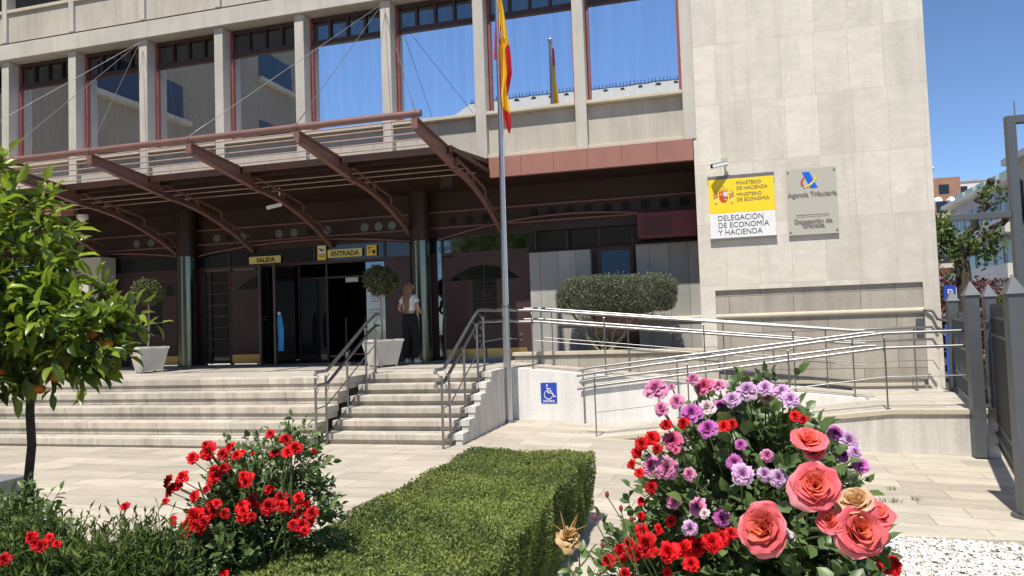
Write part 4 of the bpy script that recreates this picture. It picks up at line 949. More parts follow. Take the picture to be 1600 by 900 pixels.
twigs('g', b_, 'plane_leaf', [((-2.0, 13.66, 1.12), (.35, .2, .1))], 60, 6, .035, .4, T_DIA, 31, up=1, tl=(.1, .28), tintc=.3, lname='ground_shoots')
twigs('g', b_, 'bush_leaf', [((-1.76, 13.72, 2.05), (1.12, .40, .34))], 260, 5, .035, .4, T_DIA, 32, up=.3, tl=(.04, .12), shell=.9, tintc=.5, lname='loose_shoots')

# potted topiary trees
def potted(x, y, label, seed, dens, col):
    t = thing('potted_tree', (x, y, ZT), label, 'potted tree', 'topiary trees in square white planters on the terrace')
    m = MB(); a, bb = .19, .275; z0, z1 = ZT+.035, ZT+.46
    def ring(h_, z): return [(x-h_, y-h_, z), (x+h_, y-h_, z), (x+h_, y+h_, z), (x-h_, y+h_, z)]
    r = ring(a, z0)+ring(bb, z1)+ring(bb+.012, z1+.002)+ring(bb+.012, z1+.04)+ring(bb-.03, z1+.04)+ring(bb-.045, z1-.03)
    fs = [(0, 3, 2, 1)]+[(k*4+i, k*4+(i+1) % 4, k*4+4+(i+1) % 4, k*4+4+i) for k in range(5) for i in range(4)]
    m.add(r, fs)
    for i in (-1, 1):
        for j in (-1, 1): m.box(x+i*a-.035*i, x+i*a+.03*i-.03*i, y+j*a-.035*j, y+j*a, ZT, z0+.002)
    m.build('planter', 'planter', t, .004)
    B(x-bb+.05, x+bb-.05, y-bb+.05, y+bb-.05, z1-.05, z1-.02).build('soil', 'soil', t)
    m = MB(); limb(m, (x, y, z1-.03), (x+.01, y, 2.28), .02, .015, seed, 8, .012); limb(m, (x+.01, y, 2.25), (x+.1, y, 2.5), .012, .006, seed); limb(m, (x+.01, y, 2.25), (x-.12, y+.05, 2.45), .012, .006, seed+1)
    m.build('trunk', 'palebark', t)
    rng = np.random.default_rng(seed); n = 5200; d = unit(rng.normal(size=(n, 3))); rr = rng.uniform(.45, 1, n)**.5*(1+.1*fnoise(d, 3, seed))
    P = np.array([x, y, 2.46])+d*rr[:, None]*np.array([.32, .32, .27]); keep = fnoise(P, 11, seed+4) > -.55; P, d = P[keep], d[keep]
    D = unit(d*.5+rng.normal(size=P.shape)*.7); N = unit(d+rng.normal(size=P.shape)*.5); L = rng.uniform(.03, .055, len(P))
    v, f, tt = leaf_arrays(P, D, N, L, L*.5, T_OVA, np.clip(.45+rng.normal(size=len(P))*.25, 0, 1)); arr_mesh('foliage', v, f, 'topiary_leaf', t, tt)
    t.rotation_euler = (0, 0, math.radians(-28))
potted(-10.77, 12.2, 'ball topiary in a white planter on the terrace near the orange tree', 41, 1, 0)
potted(-5.97, 12.62, 'ball topiary in a white planter beside the woman at the stair top', 42, 1, 0)

# orange tree
ot = thing('orange_tree', (-3.25, 2.88, 0), 'small orange tree with glossy leaves and a thin dark trunk at the left edge', 'tree')
m = MB(); limb(m, (-3.27, 2.88, -.02), (-3.22, 2.87, 1.40), .024, .019, 3, 9, .012)
for i, e in enumerate(((-3.45, 2.8, 2.1), (-3.1, 2.7, 2.2), (-2.85, 2.76, 1.75), (-3.6, 2.9, 1.8), (-3.2, 3.0, 2.0), (-2.7, 2.8, 1.62))): limb(m, (-3.22, 2.87, 1.36), e, .014, .006, 20+i)
m.build('trunk', 'bark', ot)
oe = [((-3.42, 2.72, 2.02), (.40, .36, .44), 5), ((-3.32, 2.66, 1.68), (.36, .34, .26), 4), ((-2.97, 2.80, 1.62), (.27, .26, .21), 2.4), ((-3.14, 2.72, 2.02), (.14, .22, .28), 1.2), ((-3.7, 2.7, 1.85), (.45, .4, .5), 4), ((-2.88, 2.8, 1.60), (.16, .16, .13), .8)]
twigs('f', ot, 'orange_leaf', oe, 620, 8, .098, .44, T_OVA, 51, up=.45, out=.8, tl=(.08, .2), droop=.35, shell=.25, tintc=.42)
fruit = plain('orange_peel', (.62, .17, .01), .45, 0, .08, 60, .1)
for i, p in enumerate([(-2.70, 2.80, 1.565), (-2.92, 2.76, 1.50), (-2.93, 2.74, 1.42), (-2.80, 2.82, 1.61), (-3.0, 2.72, 1.37), (-3.2, 2.7, 1.46)]):
    MB().sphere(p, .024, 16, 10, (1, 1, .94)).build('orange', fruit, ot)

# narrow-leaved shrub, bottom left
sh = thing('oleander_shrub', (-2.6, 2.4, 0), 'dark shrub with narrow pointed leaves filling the bottom left corner', 'shrub')
se = [((-2.72, 2.42, .36), (.42, .34, .42), 5), ((-2.38, 2.62, .34), (.22, .24, .40), 2.6), ((-3.2, 2.5, .38), (.45, .4, .42), 3), ((-2.40, 2.1, .18), (.36, .36, .40), 4), ((-2.05, 2.5, .06), (.18, .24, .26), 1.0), ((-2.42, 2.42, .30), (.28, .26, .40), 3)]
twigs('f', sh, 'oleander_leaf', se, 8500, 10, .05, .22, T_DIA, 61, up=1.2, out=.5, tl=(.08, .18), droop=-.15, shell=.15, tintc=.42)
twigs('f', sh, 'rose_leaf', [((-3.0, 2.55, .70), (.22, .2, .20))], 130, 7, .05, .5, T_OVA, 62, up=1, tl=(.08, .2), tintc=.7, lname='young_leaves')
m = MB()
for i in range(14): limb(m, (-2.6+random.uniform(-.6, .6), 2.4, 0), (-2.6+random.uniform(-.7, .7), 2.4+random.uniform(-.2, .2), .6), .01, .005, 70+i)
m.build('stems', 'bark', sh)

# ---------------------------------------------------------------- roses
def rose_arrays(npet, gu, gv, openmax, petlen, petw, cup, ruffle, seed, jitter=.12, inner=.08):
    rng = np.random.default_rng(seed); V_ = []; F_2 = []; T_ = []; o = 0
    u = np.linspace(-1, 1, gu); v = np.linspace(0, 1, gv); U, Vv = np.meshgrid(u, v)
    for i in range(npet):
        q = (i+.5)/npet; phi = i*2.39996+rng.normal()*.15
        a = math.radians(4+openmax*q**1.15)+rng.normal()*jitter*q
        L = petlen*(.50+.5*q**.7)*(1+rng.normal()*.06); Wd = petw*(.5+.5*q**.7)*(1+rng.normal()*.08)
        ang = a*(.35+.65*Vv)+(.75*q+.1)*Vv**4
        dv = 1/(gv-1); rad = np.cumsum(np.sin(ang)*L*dv, 0)-np.sin(ang[0])*L*dv; zz = np.cumsum(np.cos(ang)*L*dv, 0)-np.cos(ang[0])*L*dv
        wv = Wd*np.sin(np.clip(.12+.80*Vv, 0, 1)**.8*PI*.72)*(1-.35*Vv**6)
        x = U*wv; r0 = inner*(1-q)*.4+.05*q
        bend = cup*(1-.55*q)*U**2*wv
        R0 = rad+r0+.16*q*np.minimum(1, Vv*3)*petlen*.4-bend
        ph = rng.uniform(0, 6.28); rf = ruffle*Vv**2*np.sin(U*4.3+ph)
        notch = -.10*L*Vv**6*np.exp(-(U/.35)**2)
        z = zz+rf*L+notch-.10*q*petlen-.06*U**2*Vv*q
        R0 = R0+rf*.5*L
        X = R0*math.cos(phi)-x*math.sin(phi); Y = R0*math.sin(phi)+x*math.cos(phi)
        V_.append(np.stack([X, Y, z], -1).reshape(-1, 3)); T_.append(np.clip((.15+.85*q)*(.35+.65*Vv)+rng.normal()*.05, 0, 1).ravel())
        for j in range(gv-1):
            for k_ in range(gu-1): b0 = o+j*gu+k_; F_2.append((b0, b0+1, b0+gu+1, b0+gu))
        o += gu*gv
    V_ = np.vstack(V_); R_m = np.percentile(np.hypot(V_[:, 0], V_[:, 1]), 97); V_ /= R_m; V_[:, 2] -= V_[:, 2].max()*.5
    return V_, np.array(F_2), np.concatenate(T_)
RA = {'hyb': [rose_arrays(26, 9, 9, 74, 1.0, .74, .62, .075, s_, .24) for s_ in (1, 2, 3, 8)],
      'cab': [rose_arrays(44, 5, 6, 92, 1.0, .40, .5, .10, s_, .2) for s_ in (4, 5)],
      'clu': [rose_arrays(24, 5, 5, 95, 1.0, .50, .45, .16, s_, .25) for s_ in (6, 7)]}
PM = {'R': petalmat('red_petal', (.48, .006, .010), (.82, .016, .022), .22, vmin=.6), 'K': petalmat('deep_pink_petal', (.55, .05, .16), (.72, .16, .32), .25, (.80, .32, .45)),
      'P': petalmat('pink_petal', (.60, .14, .34), (.72, .30, .50), .25, (.84, .55, .70)), 'L': petalmat('lilac_petal', (.50, .24, .50), (.70, .46, .70), .25, (.82, .66, .82)),
      'V': petalmat('magenta_petal', (.42, .06, .34), (.60, .18, .52), .25, (.72, .34, .64)), 'W': petalmat('white_petal', (.70, .50, .50), (.80, .70, .70), .3),
      'C': petalmat('coral_petal', (.90, .26, .09), (.86, .16, .20), .3, (.88, .36, .40)), 'Y': petalmat('cream_petal', (.82, .50, .16), (.84, .62, .42), .3, (.82, .34, .34)), 'T': petalmat('wilted_petal', (.50, .30, .10), (.60, .42, .22), .2)}
KIND = {'R': 'clu', 'K': 'cab', 'P': 'cab', 'L': 'cab', 'V': 'cab', 'W': 'clu', 'C': 'hyb', 'Y': 'hyb', 'T': 'clu'}
LAB = {'R': 'bright red', 'K': 'deep pink', 'P': 'pink', 'L': 'pale lilac', 'V': 'magenta', 'W': 'white', 'C': 'coral pink', 'Y': 'cream and coral', 'T': 'wilted brown'}
RM = {}
for c_, kd in KIND.items():
    for i, (v, f, t) in enumerate(RA[kd]):
        o = arr_mesh('rose_bloom', v, f, PM[c_], None, t); RM.setdefault(c_, []).append(o.data); bpy.data.objects.remove(o)
def bush(root, blooms, centre, seed, camdir=(0, -.6, .35), grow=1.0):
    grow_ = grow
    rnd = random.Random(seed); c = Vector(centre); rw = Vector(WP[root.name]); m = MB(); sep = MB()
    split = .036 if grow > 1 else .0335; bl = []                       # the widest red spots are tight clusters of three
    for q_ in blooms:
        if q_[4] == 'R' and q_[3] > split:
            for k_ in range(3): a_ = 2.1*k_+q_[0]*9; bl.append((q_[0]+q_[3]*.55*math.cos(a_), q_[1]+.01*k_, q_[2]+q_[3]*.5*math.sin(a_), q_[3]*.58, 'R'))
        else: bl.append(q_)
    for x, y, z, r, ty in bl:
        p = Vector((x, y, z)); d = (p-c); d.z *= .6
        n = (d.normalized()*.75+Vector(camdir)+Vector((rnd.uniform(-.35, .35), rnd.uniform(-.2, .2), rnd.uniform(-.1, .4)))).normalized()
        if ty in 'CY': n = Vector((rnd.uniform(-.5, .5), -.75, rnd.uniform(.4, 1.3) if r < .045 else .35)).normalized()
        o = bpy.data.objects.new('rose_bloom', rnd.choice(RM[ty])); COL.objects.link(o); o.parent = root; o.location = p-rw
        q = n.to_track_quat('Z', 'Y'); o.rotation_euler = (q.to_matrix() @ Matrix.Rotation(rnd.uniform(0, 6.28), 3, 'Z')).to_euler()
        s_ = r*rnd.uniform(1.0, 1.2)*(.90 if ty in 'CY' else grow); o.scale = (s_, s_, s_*rnd.uniform(.85, 1.1)); o['label'] = LAB[ty]+' rose'
        a = p-n*r*.35; e = p-n*r*1.2+Vector((0, 0, -r*.6)); f_ = a.lerp(c+Vector((rnd.uniform(-.08, .08), .1, -.2)), .30)
        m.tube([a, e, f_], [.0022, .0022, .0025] if r < .035 else [.005, .005, .005], 6)
        sep.sphere(p-n*r*.45, r*.22, 8, 6)
        for k_ in range(5):
            t_ = k_*1.2566; s2 = Vector((math.cos(t_), math.sin(t_), .1)); s2 = q @ s2; aa = p-n*r*.5; bb = aa+s2*r*.55
            w2 = n.cross(s2)*r*.10; sep.add([aa-w2, aa+w2, bb], [(0, 1, 2)])
    m.build('flower_stems', 'stem', root); sep.build('sepals', 'stem', root)
rb = thing('rose_bush', (.09, 2.5, -.1), 'large mixed rose bush with coral, lilac, pink and red blooms at the lower right', 'rose bush')
bush(rb, RB, (.12, 2.62, .95), 5)
re_ = [((.04, 2.66, .88), (.28, .24, .34), 5), ((.10, 2.62, 1.14), (.19, .16, .13), 1.6), ((.12, 2.55, 1.27), (.035, .04, .09), .22), ((-.20, 2.50, .72), (.16, .16, .20), 1.4), ((.30, 2.62, .80), (.11, .16, .24), 1.2), ((.0, 2.5, .45), (.36, .3, .3), 3)]
twigs('f', rb, 'rose_leaf', re_, 1150, 7, .044, .7, T_OVA, 81, up=.35, out=.8, tl=(.06, .16), droop=.2, shell=.35, tintc=.45)
twigs('f', rb, 'rose_leaf', [((.10, 2.36, 1.0), (.22, .10, .26)), ((.18, 2.3, .80), (.2, .1, .2))], 300, 5, .056, .74, T_OVA, 82, up=.3, out=.8, tl=(.06, .14), tintc=.5, shell=.7, lname='large_leaves')
m = MB()
for i in range(12): limb(m, (.1+random.uniform(-.12, .12), 2.6, -.1), (.1+random.uniform(-.35, .35), 2.6+random.uniform(-.2, .2), .95+random.uniform(-.2, .3)), .010, .005, 90+i)
m.build('canes', 'stem', rb)
# thin shoots with buds on the left of the bush
m = MB(); bd = MB()
for i, (x, z) in enumerate(((-.34, 1.07), (-.30, 1.03), (-.38, 1.0), (-.27, 1.0), (-.36, .92), (-.24, .98), (-.42, .92))):
    limb(m, (-.18, 2.3, .62), (x, 2.24, z), .0035, .0016, 110+i, 6, .05); bd.sphere((x, 2.24, z+.006), .0062, 8, 6, (1, 1, 1.7))
m.build('bud_shoots', 'stem', rb); bd.build('buds', plain('bud_red', (.22, .03, .03), .6), rb)
rb2 = thing('rose_bush', (-2.2, 3.1, 0), 'bright red rose bush standing between the dark shrub and the clipped hedge', 'rose bush')
bush(rb2, LB, (-2.2, 3.30, .70), 6, (.1, -.8, .4), 1.12)
le_ = [((-2.34, 3.30, .58), (.24, .18, .28), 4), ((-2.36, 3.34, .84), (.16, .12, .14), .8), ((-2.08, 3.36, .92), (.08, .08, .15), .5), ((-2.02, 3.34, .70), (.13, .12, .18), .8), ((-2.36, 3.15, .36), (.22, .2, .26), 2)]
twigs('f', rb2, 'rose_leaf', le_+[((-2.34, 3.04, .44), (.20, .12, .24), 2)], 980, 7, .044, .66, T_OVA, 83, up=.5, out=.8, tl=(.06, .16), droop=.2, shell=.3, tintc=.5)
m = MB()
for i in range(10): limb(m, (-2.2+random.uniform(-.1, .1), 3.2, 0), (-2.2+random.uniform(-.3, .3), 3.15, .8+random.uniform(-.1, .3)), .009, .004, 130+i)
m.build('canes', 'stem', rb2)
rb3 = thing('rose_bush', (-2.75, 2.5, 0), 'few small red roses showing through the dark shrub at the bottom left', 'rose bush')
bush(rb3, SB, (-2.7, 2.5, .6), 8)
# wilted rose on its own stem at the bottom centre
wr = thing('wilted_rose', (-.33, 1.6, 0), 'single dried yellow brown rose on a thin stem in front of the hedge', 'flower')
for (x, z, r, ty) in ((-.33, 1.135, .028, 'T'),):
    o = bpy.data.objects.new('dry_bloom', RM['T'][0]); COL.objects.link(o); o.parent = wr; o.location = (0, 0, z); o.scale = (r, r, r*1.3); o.rotation_euler = (.5, .3, 0)
m = MB(); limb(m, (-.33, 1.6, 1.12), (-.31, 1.62, .6), .003, .0045, 7, 8, .02); limb(m, (-.325, 1.6, 1.05), (-.27, 1.6, 1.12), .0025, .0015, 8); m.build('stem', 'stem', wr)
for k_ in range(6):
    t_ = k_*1.05; MB().prism([(-.33+.012*math.cos(t_), 1.145+.006*math.sin(t_)), (-.33+.04*math.cos(t_)+.004, 1.16+.03*abs(math.sin(t_))), (-.33+.012*math.cos(t_+.4), 1.145+.006*math.sin(t_+.4))], 'y', 1.598, 1.600).build('dry_sepal', PM['T'], wr)
twigs('f', wr, 'rose_leaf', [((-.30, 1.62, .98), (.05, .04, .10))], 12, 3, .03, .6, T_OVA, 84, tl=(.02, .05), tintc=.7, lname='leaves')

# white gravel
rng = np.random.default_rng(14); n = 15500
ph = (1+5**.5)/2; ico = unit(np.array([(-1, ph, 0), (1, ph, 0), (-1, -ph, 0), (1, -ph, 0), (0, -1, ph), (0, 1, ph), (0, -1, -ph), (0, 1, -ph), (ph, 0, -1), (ph, 0, 1), (-ph, 0, -1), (-ph, 0, 1)], float))
icf = np.array([(0,11,5),(0,5,1),(0,1,7),(0,7,10),(0,10,11),(1,5,9),(5,11,4),(11,10,2),(10,7,6),(7,1,8),(3,9,4),(3,4,2),(3,2,6),(3,6,8),(3,8,9),(4,9,5),(2,4,11),(6,2,10),(8,6,7),(9,8,1)])
gx = rng.uniform(.75, 3.1, n); gy = rng.uniform(3.6, 6.5, n); C_ = np.stack([gx, gy, np.interp(gx, GX, GZ)+rng.uniform(0, .03, n)+.006], 1)
sz = rng.uniform(.008, .019, n)[:, None]*rng.uniform(.7, 1.3, (n, 3))*np.array([1.1, 1.1, .75])
v = C_[:, None, :]+(ico[None]*(1+rng.normal(size=(n, 12, 1))*.16))*sz[:, None, :]; f = (icf[None]+(np.arange(n)*12)[:, None, None]).reshape(-1, 3)
gn = NT('white_marble_chips'); oi = gn.new('ShaderNodeAttribute', attribute_name='tint'); gn.base(gn.ramp(oi.outputs['Fac'], [(0, (.45, .42, .36)), (.4, (.66, .64, .60)), (1, (.80, .79, .77))])); gn.set(.6)
o = arr_mesh('white_gravel', v.reshape(-1, 3), f, gn.m, None, np.repeat(rng.uniform(0, 1, n), 12), False); tag(o, 'bed of loose white marble gravel at the lower right', 'gravel', kind='stuff')
tag(B(.70, 3.2, 6.50, 6.57, -.4, -.175).build('bed_kerb', 'sillstone', None, .006), 'thin stone edging along the back of the white gravel bed', 'kerb')
# weeds in the joints
t = thing('weed', (1.5, 7.6, gz(1.5)), 'small dry weeds growing in the paving joints left of the gate', 'weed')
twigs('f', t, 'oleander_leaf', [((1.45, 7.75, -.20), (.16, .03, .01)), ((1.75, 7.9, -.215), (.06, .02, .01)), ((1.62, 8.3, -.205), (.05, .02, .01))], 60, 4, .018, .2, T_DIA, 85, up=1, tl=(.01, .03), tintc=.9)
# ---------------------------------------------------------------- the woman at the entrance
pw = thing('person', (-5.72, 13.35, ZT), 'woman seen from behind with long blond hair, white T-shirt, black trousers and white shoes', 'person')
def skin(name, verts, edges, radii, mat, parent, root=0, sub=2, shear=None):
    me = bpy.data.meshes.new(name); me.from_pydata(verts, edges, []); me.materials.append(MAT[mat] if isinstance(mat, str) else mat)
    o = bpy.data.objects.new(name, me); COL.objects.link(o); o.parent = parent; WP[o.name] = WP[parent.name]
    sk = o.modifiers.new('skin', 'SKIN'); sk.use_smooth_shade = True
    me.skin_vertices.new() if not len(me.skin_vertices) else None
    for i, r in enumerate(radii):
        r = r if isinstance(r, tuple) else (r, r); me.skin_vertices[0].data[i].radius = r
        me.skin_vertices[0].data[i].use_root = (i == root)
    ss = o.modifiers.new('sub', 'SUBSURF'); ss.levels = sub; ss.render_levels = sub
    return o
MAT['skin'] = plain('skin', (.50, .28, .19), .5, 0, .05); MAT['tee'] = plain('white_cotton', (.72, .72, .72), .85, 0, .05, 12)
MAT['trousers'] = plain('black_fabric', (.006, .006, .008), .8, 0, .2); MAT['hair'] = plain('blond_hair', (.22, .135, .07), .5, 0, .5, 60)
J = dict(pel=(0, 0, .86), sp=(0, -.01, 1.0), ch=(0, -.01, 1.20), nk=(0, 0, 1.345), nk2=(0, .01, 1.40), hd=(0, .02, 1.49), hd2=(0, .02, 1.55),
         sL=(-.145, 0, 1.29), eL=(-.225, -.05, 1.06), wL=(-.175, .13, .99), sR=(.145, 0, 1.29), eR=(.235, -.05, 1.06), wR=(.18, .13, .97),
         hL=(-.08, 0, .82), kL=(-.085, .02, .46), aL=(-.085, -.02, .09), hR=(.08, 0, .82), kR=(.10, .03, .46), aR=(.12, -.02, .09), tL=(-.09, .10, .035), tR=(.14, .10, .035))
nm = list(J); ix = {k_: i for i, k_ in enumerate(nm)}
E_ = [('pel', 'sp'), ('sp', 'ch'), ('ch', 'nk'), ('nk', 'nk2'), ('nk2', 'hd'), ('hd', 'hd2'), ('ch', 'sL'), ('sL', 'eL'), ('eL', 'wL'), ('ch', 'sR'), ('sR', 'eR'), ('eR', 'wR'), ('pel', 'hL'), ('hL', 'kL'), ('kL', 'aL'), ('aL', 'tL'), ('pel', 'hR'), ('hR', 'kR'), ('kR', 'aR'), ('aR', 'tR')]
rr = dict(pel=(.13, .09), sp=(.105, .08), ch=(.125, .09), nk=.05, nk2=.045, hd=(.075, .09), hd2=(.07, .085), sL=.048, eL=.036, wL=.024, sR=.048, eR=.036, wR=.024, hL=.08, kL=.05, aL=.033, hR=.08, kR=.05, aR=.033, tL=.025, tR=.025)
skin('body', [J[k_] for k_ in nm], [(ix[a], ix[b]) for a, b in E_], [rr[k_] for k_ in nm], 'skin', pw)
for s_, w_ in ((-1, J['wL']), (1, J['wR'])):                          # hands: palm and five bent fingers
    W_ = Vector(w_); vs = [W_, W_+Vector((-s_*.01, .045, -.01))]; es = [(0, 1)]; rs = [.021, (.030, .015)]
    for i in range(4):
        b0 = len(vs); off = Vector((0, 0, .026-.017*i)); L_ = (.036, .040, .038, .030)[i]
        vs += [W_+Vector((-s_*.015, .065, 0))+off, W_+Vector((-s_*.03, .065+L_*.6, -.003))+off, W_+Vector((-s_*.055, .065+L_*.7, -.006))+off]; es += [(1, b0), (b0, b0+1), (b0+1, b0+2)]; rs += [.0085, .008, .007]
    b0 = len(vs); vs += [W_+Vector((-s_*.035, .03, .022)), W_+Vector((-s_*.055, .05, .03))]; es += [(1, b0), (b0, b0+1)]; rs += [.010, .008]
    skin('hand', [tuple(v) for v in vs], es, rs, 'skin', pw, 0, 1)
skin('t_shirt', [(0, 0, 1.0), (0, -.01, 1.09), (0, -.012, 1.20), (0, -.005, 1.31), (-.12, 0, 1.285), (-.20, -.03, 1.17), (.12, 0, 1.285), (.205, -.03, 1.17)], [(0, 1), (1, 2), (2, 3), (3, 4), (4, 5), (3, 6), (6, 7)],
     [(.150, .125), (.145, .12), (.15, .12), (.09, .08), .062, .062, .062, .062], 'tee', pw)
skin('trousers', [(0, 0, 1.03), (0, 0, .87), (-.08, 0, .80), (-.087, .02, .46), (-.087, -.02, .10), (.08, 0, .80), (.10, .03, .46), (.12, -.02, .10)], [(0, 1), (1, 2), (2, 3), (3, 4), (1, 5), (5, 6), (6, 7)],
     [(.128, .112), (.165, .135), .105, .09, .085, .105, .09, .085], 'trousers', pw)
for x, s_ in ((-.087, 0), (.125, .1)):
    skin('shoe', [(x, -.06, .05), (x+s_*.1, .03, .05), (x+s_*.2, .13, .035)], [(0, 1), (1, 2)], [(.04, .048), (.042, .045), (.040, .032)], 'white', pw, 0, 2)
hr = skin('hair', [(0, .0, 1.585), (0, -.035, 1.52), (0, -.07, 1.40), (.0, -.095, 1.25), (.01, -.105, 1.10), (.015, -.11, 1.0)], [(0, 1), (1, 2), (2, 3), (3, 4), (4, 5)], [(.05, .05), (.098, .10), (.092, .06), (.085, .045), (.075, .035), (.035, .018)], 'hair', pw)
m = MB(); rnd = random.Random(4)
for i in range(46):
    a = rnd.uniform(-1, 1); x0 = a*.07; pts = []
    for k_ in range(8): q = k_/7; pts.append((-5.72+x0*(1+.3*math.sin(q*3))*(1-.6*q)+.008*math.sin(q*14+i), 13.35-.03-.085*min(1, q*2.2)-.012, ZT+1.57-.60*q*rnd.uniform(.97, 1.0)))
    m.tube(pts, .0045, 5)
m.build('hair_strands', 'hair', pw)
m = MB()
for s_ in (-1, 1):
    m.sphere((-5.72+s_*.030, 13.35+.100, ZT+1.50), .012, 8, 6); m.sphere((-5.72+s_*.078, 13.36, ZT+1.49), .016, 8, 6, (.5, 1, 1.4))
m.sphere((-5.72, 13.35+.118, ZT+1.475), .014, 8, 6, (.8, 1, 1.4)); m.sphere((-5.72, 13.35+.105, ZT+1.44), .016, 8, 6, (1.3, .6, .4))
m.build('face', 'skin', pw)
pw.rotation_euler = (0, 0, math.radians(-14))

# ---------------------------------------------------------------- street on the right
asph = plain('asphalt', (.06, .06, .062), .9, 0, .2, 3, .3)
struct(MB().add([(4.9, -60, -.288), (9.4, -60, -.288), (9.4, 140, -.288), (4.9, 140, -.288)], [(0, 1, 2, 3)]).build('road', asph))
def leafy(root, c, r, n, L, mat, seed, cut=-.3, name='crown'):
    rng = np.random.default_rng(seed); d = unit(rng.normal(size=(n, 3))); P = np.array(c)+d*(rng.uniform(.2, 1, n)**.5)[:, None]*np.array(r)*(1+.25*fnoise(d*2, 2, seed))[:, None]
    P = P[fnoise(P, 3.2, seed+1) > cut]; n = len(P); D = unit(rng.normal(size=(n, 3))+np.array([0, 0, -.3])); N = unit(np.array([0, -.3, 1])+rng.normal(size=(n, 3))*.6); L_ = L*rng.uniform(.6, 1.3, n)
    v, f, t = leaf_arrays(P, D, N, L_, L_*.7, T_DIA, np.clip(.45+fnoise(P, 2, seed+2)*.3+rng.normal(size=n)*.2, 0, 1)); arr_mesh(name, v, f, mat, root, t, False)
tr = thing('plane_tree', (5.77, 20, -.3), 'pollarded street tree with thick bare limbs and tufts of new green leaves', 'tree')
m = MB(); limb(m, (5.77, 20, -.35), (5.72, 20, 2.7), .19, .16, 1, 8, .01)
tips = [((5.0, 20, 4.1), .13), ((5.62, 20.2, 3.75), .12), ((6.42, 19.9, 4.55), .15), ((6.75, 20.1, 3.65), .14), ((5.3, 20.4, 3.4), .09)]
for i, (e, r) in enumerate(tips): limb(m, (5.72, 20, 2.6+.05*i), (e[0], e[1], e[2]), .10, r*.5, 10+i, 9, .07); m.sphere(e, r*.62, 10, 7)
m.build('trunk', 'bark', tr)
leafy(tr, (5.25, 20, 3.1), (.5, .6, .9), 1500, .11, 'plane_leaf', 201, -.1); leafy(tr, (6.4, 19.8, 4.2), (.35, .35, .35), 260, .10, 'plane_leaf', 208, 0); leafy(tr, (6.2, 20, 3.2), (.5, .5, .6), 900, .11, 'plane_leaf', 202, .0); leafy(tr, (5.7, 19.8, 3.0), (.35, .4, .5), 350, .10, 'plane_leaf', 203, 0)
sh = thing('purple_shrub', (8, 25, -.3), 'wide row of dark purple leaved shrubs behind the fence', 'shrub')
leafy(sh, (7.0, 25, 1.2), (1.6, 1.0, 1.45), 9000, .10, 'purple_leaf', 204, -.7, 'foliage'); leafy(sh, (9.0, 25.5, 1.1), (1.8, 1.1, 1.4), 9000, .10, 'purple_leaf', 205, -.7, 'foliage')
sh = thing('green_shrub', (8.6, 23, -.3), 'small green bush growing in front of the purple shrubs', 'shrub')
leafy(sh, (7.5, 22.5, 1.5), (.5, .5, .45), 1500, .08, 'plane_leaf', 206, -.6, 'foliage'); leafy(sh, (9.0, 22.5, 1.9), (.6, .5, .7), 1500, .08, 'plane_leaf', 207, -.6, 'foliage')
def bwin(m, face, a, b, z0, z1, p, t=.02):
    if face == 'x': m.box(p-t, p, a, b, z0, z1)
    else: m.box(a, b, p-t, p, z0, z1)
brick = plain('brown_brick', (.30, .17, .11), .9, 0, .12, 2); whitew = plain('white_facade', (.62, .60, .56), .8, 0, .08, .6); cream = plain('cream_facade', (.55, .48, .37), .8, 0, .1, .6); greyw = plain('grey_facade', (.36, .38, .42), .8, 0, .08, .6)
b = thing('apartment_building', (18, 70, -.3), 'stepped brown brick apartment block far behind the marble wall corner', 'building')
m = B(12, 21.2, 70, 84, -.3, 10.3); m.box(12, 20.3, 71, 84, 10.3, 11.3); m.box(17.0, 20.9, 72, 84, 11.3, 12.9); m.box(12, 18.3, 72.5, 84, 11.3, 12.2); m.build('walls', brick, b)
each('window', 'dglass', b, [(x, x+.85, 69.97, 69.99, z, z+1.2) for z in (3.2, 5.4, 7.6, 9.4) for x in np.arange(12.4, 20.8, 1.5)]+[(x, x+.8, 71.97, 71.99, 11.5, 12.3) for x in (17.6, 19.2)])
each('balcony', plain('balcony_cream', (.5, .42, .34), .8), b, [(12.2, 21.3, 68.9, 69.96, z-.1, z+.25) for z in (5.0, 7.2, 9.2)])
for x, r in ((18.6, .42), (19.6, .32)): MB().tube([(x, 70.5, 10.6), (x+.05, 70.1, 10.75)], [r, r*.7], 14).build('satellite_dish', 'white', b)
b = thing('apartment_building', (23, 75, -.3), 'pale flat roofed building with a white penthouse on the skyline', 'building')
m = B(21.4, 25.2, 76, 90, -.3, 13.0); m.build('walls', whitew, b); each('window', 'dglass', b, [(21.6, 22.6, 75.95, 75.99, 12.0, 12.6), (24, 24.7, 75.95, 75.99, 12.0, 12.5)])
m = B(21.3, 25.4, 75.9, 90, 13.002, 13.15); m.build('roof_slab', greyw, b)
b = thing('apartment_building', (13, 40, -.3), 'grey white apartment block with long balconies along the street', 'building')
B(12.5, 22, 34.5, 45, -.3, 6.9).build('walls', greyw, b)
each('window', 'dglass', b, [(12.478, 12.498, y, y+.75, z+.55, z+1.6) for z in (1.0, 2.9, 4.8) for y in np.arange(35.2, 44.3, 1.25)])
each('balcony', whitew, b, [(11.7, 12.47, 35, 45, z-.15, z+.45) for z in (1.0, 2.9, 4.8)]); B(12.1, 22.1, 34.3, 45.2, 6.902, 7.1).build('roof_slab', whitew, b)
each('awning', plain('pale_green_awning', (.30, .42, .40), .7), b, [(12.7, 13.4, y, y+1.2, 7.102, 7.6) for y in np.arange(35.5, 44, 1.6)])
b = thing('apartment_building', (11, 26, -.3), 'cream corner building with tall windows and a glass penthouse at the right edge', 'building')
B(11.05, 20, 12, 32.0, -.3, 6.9).build('walls', cream, b)
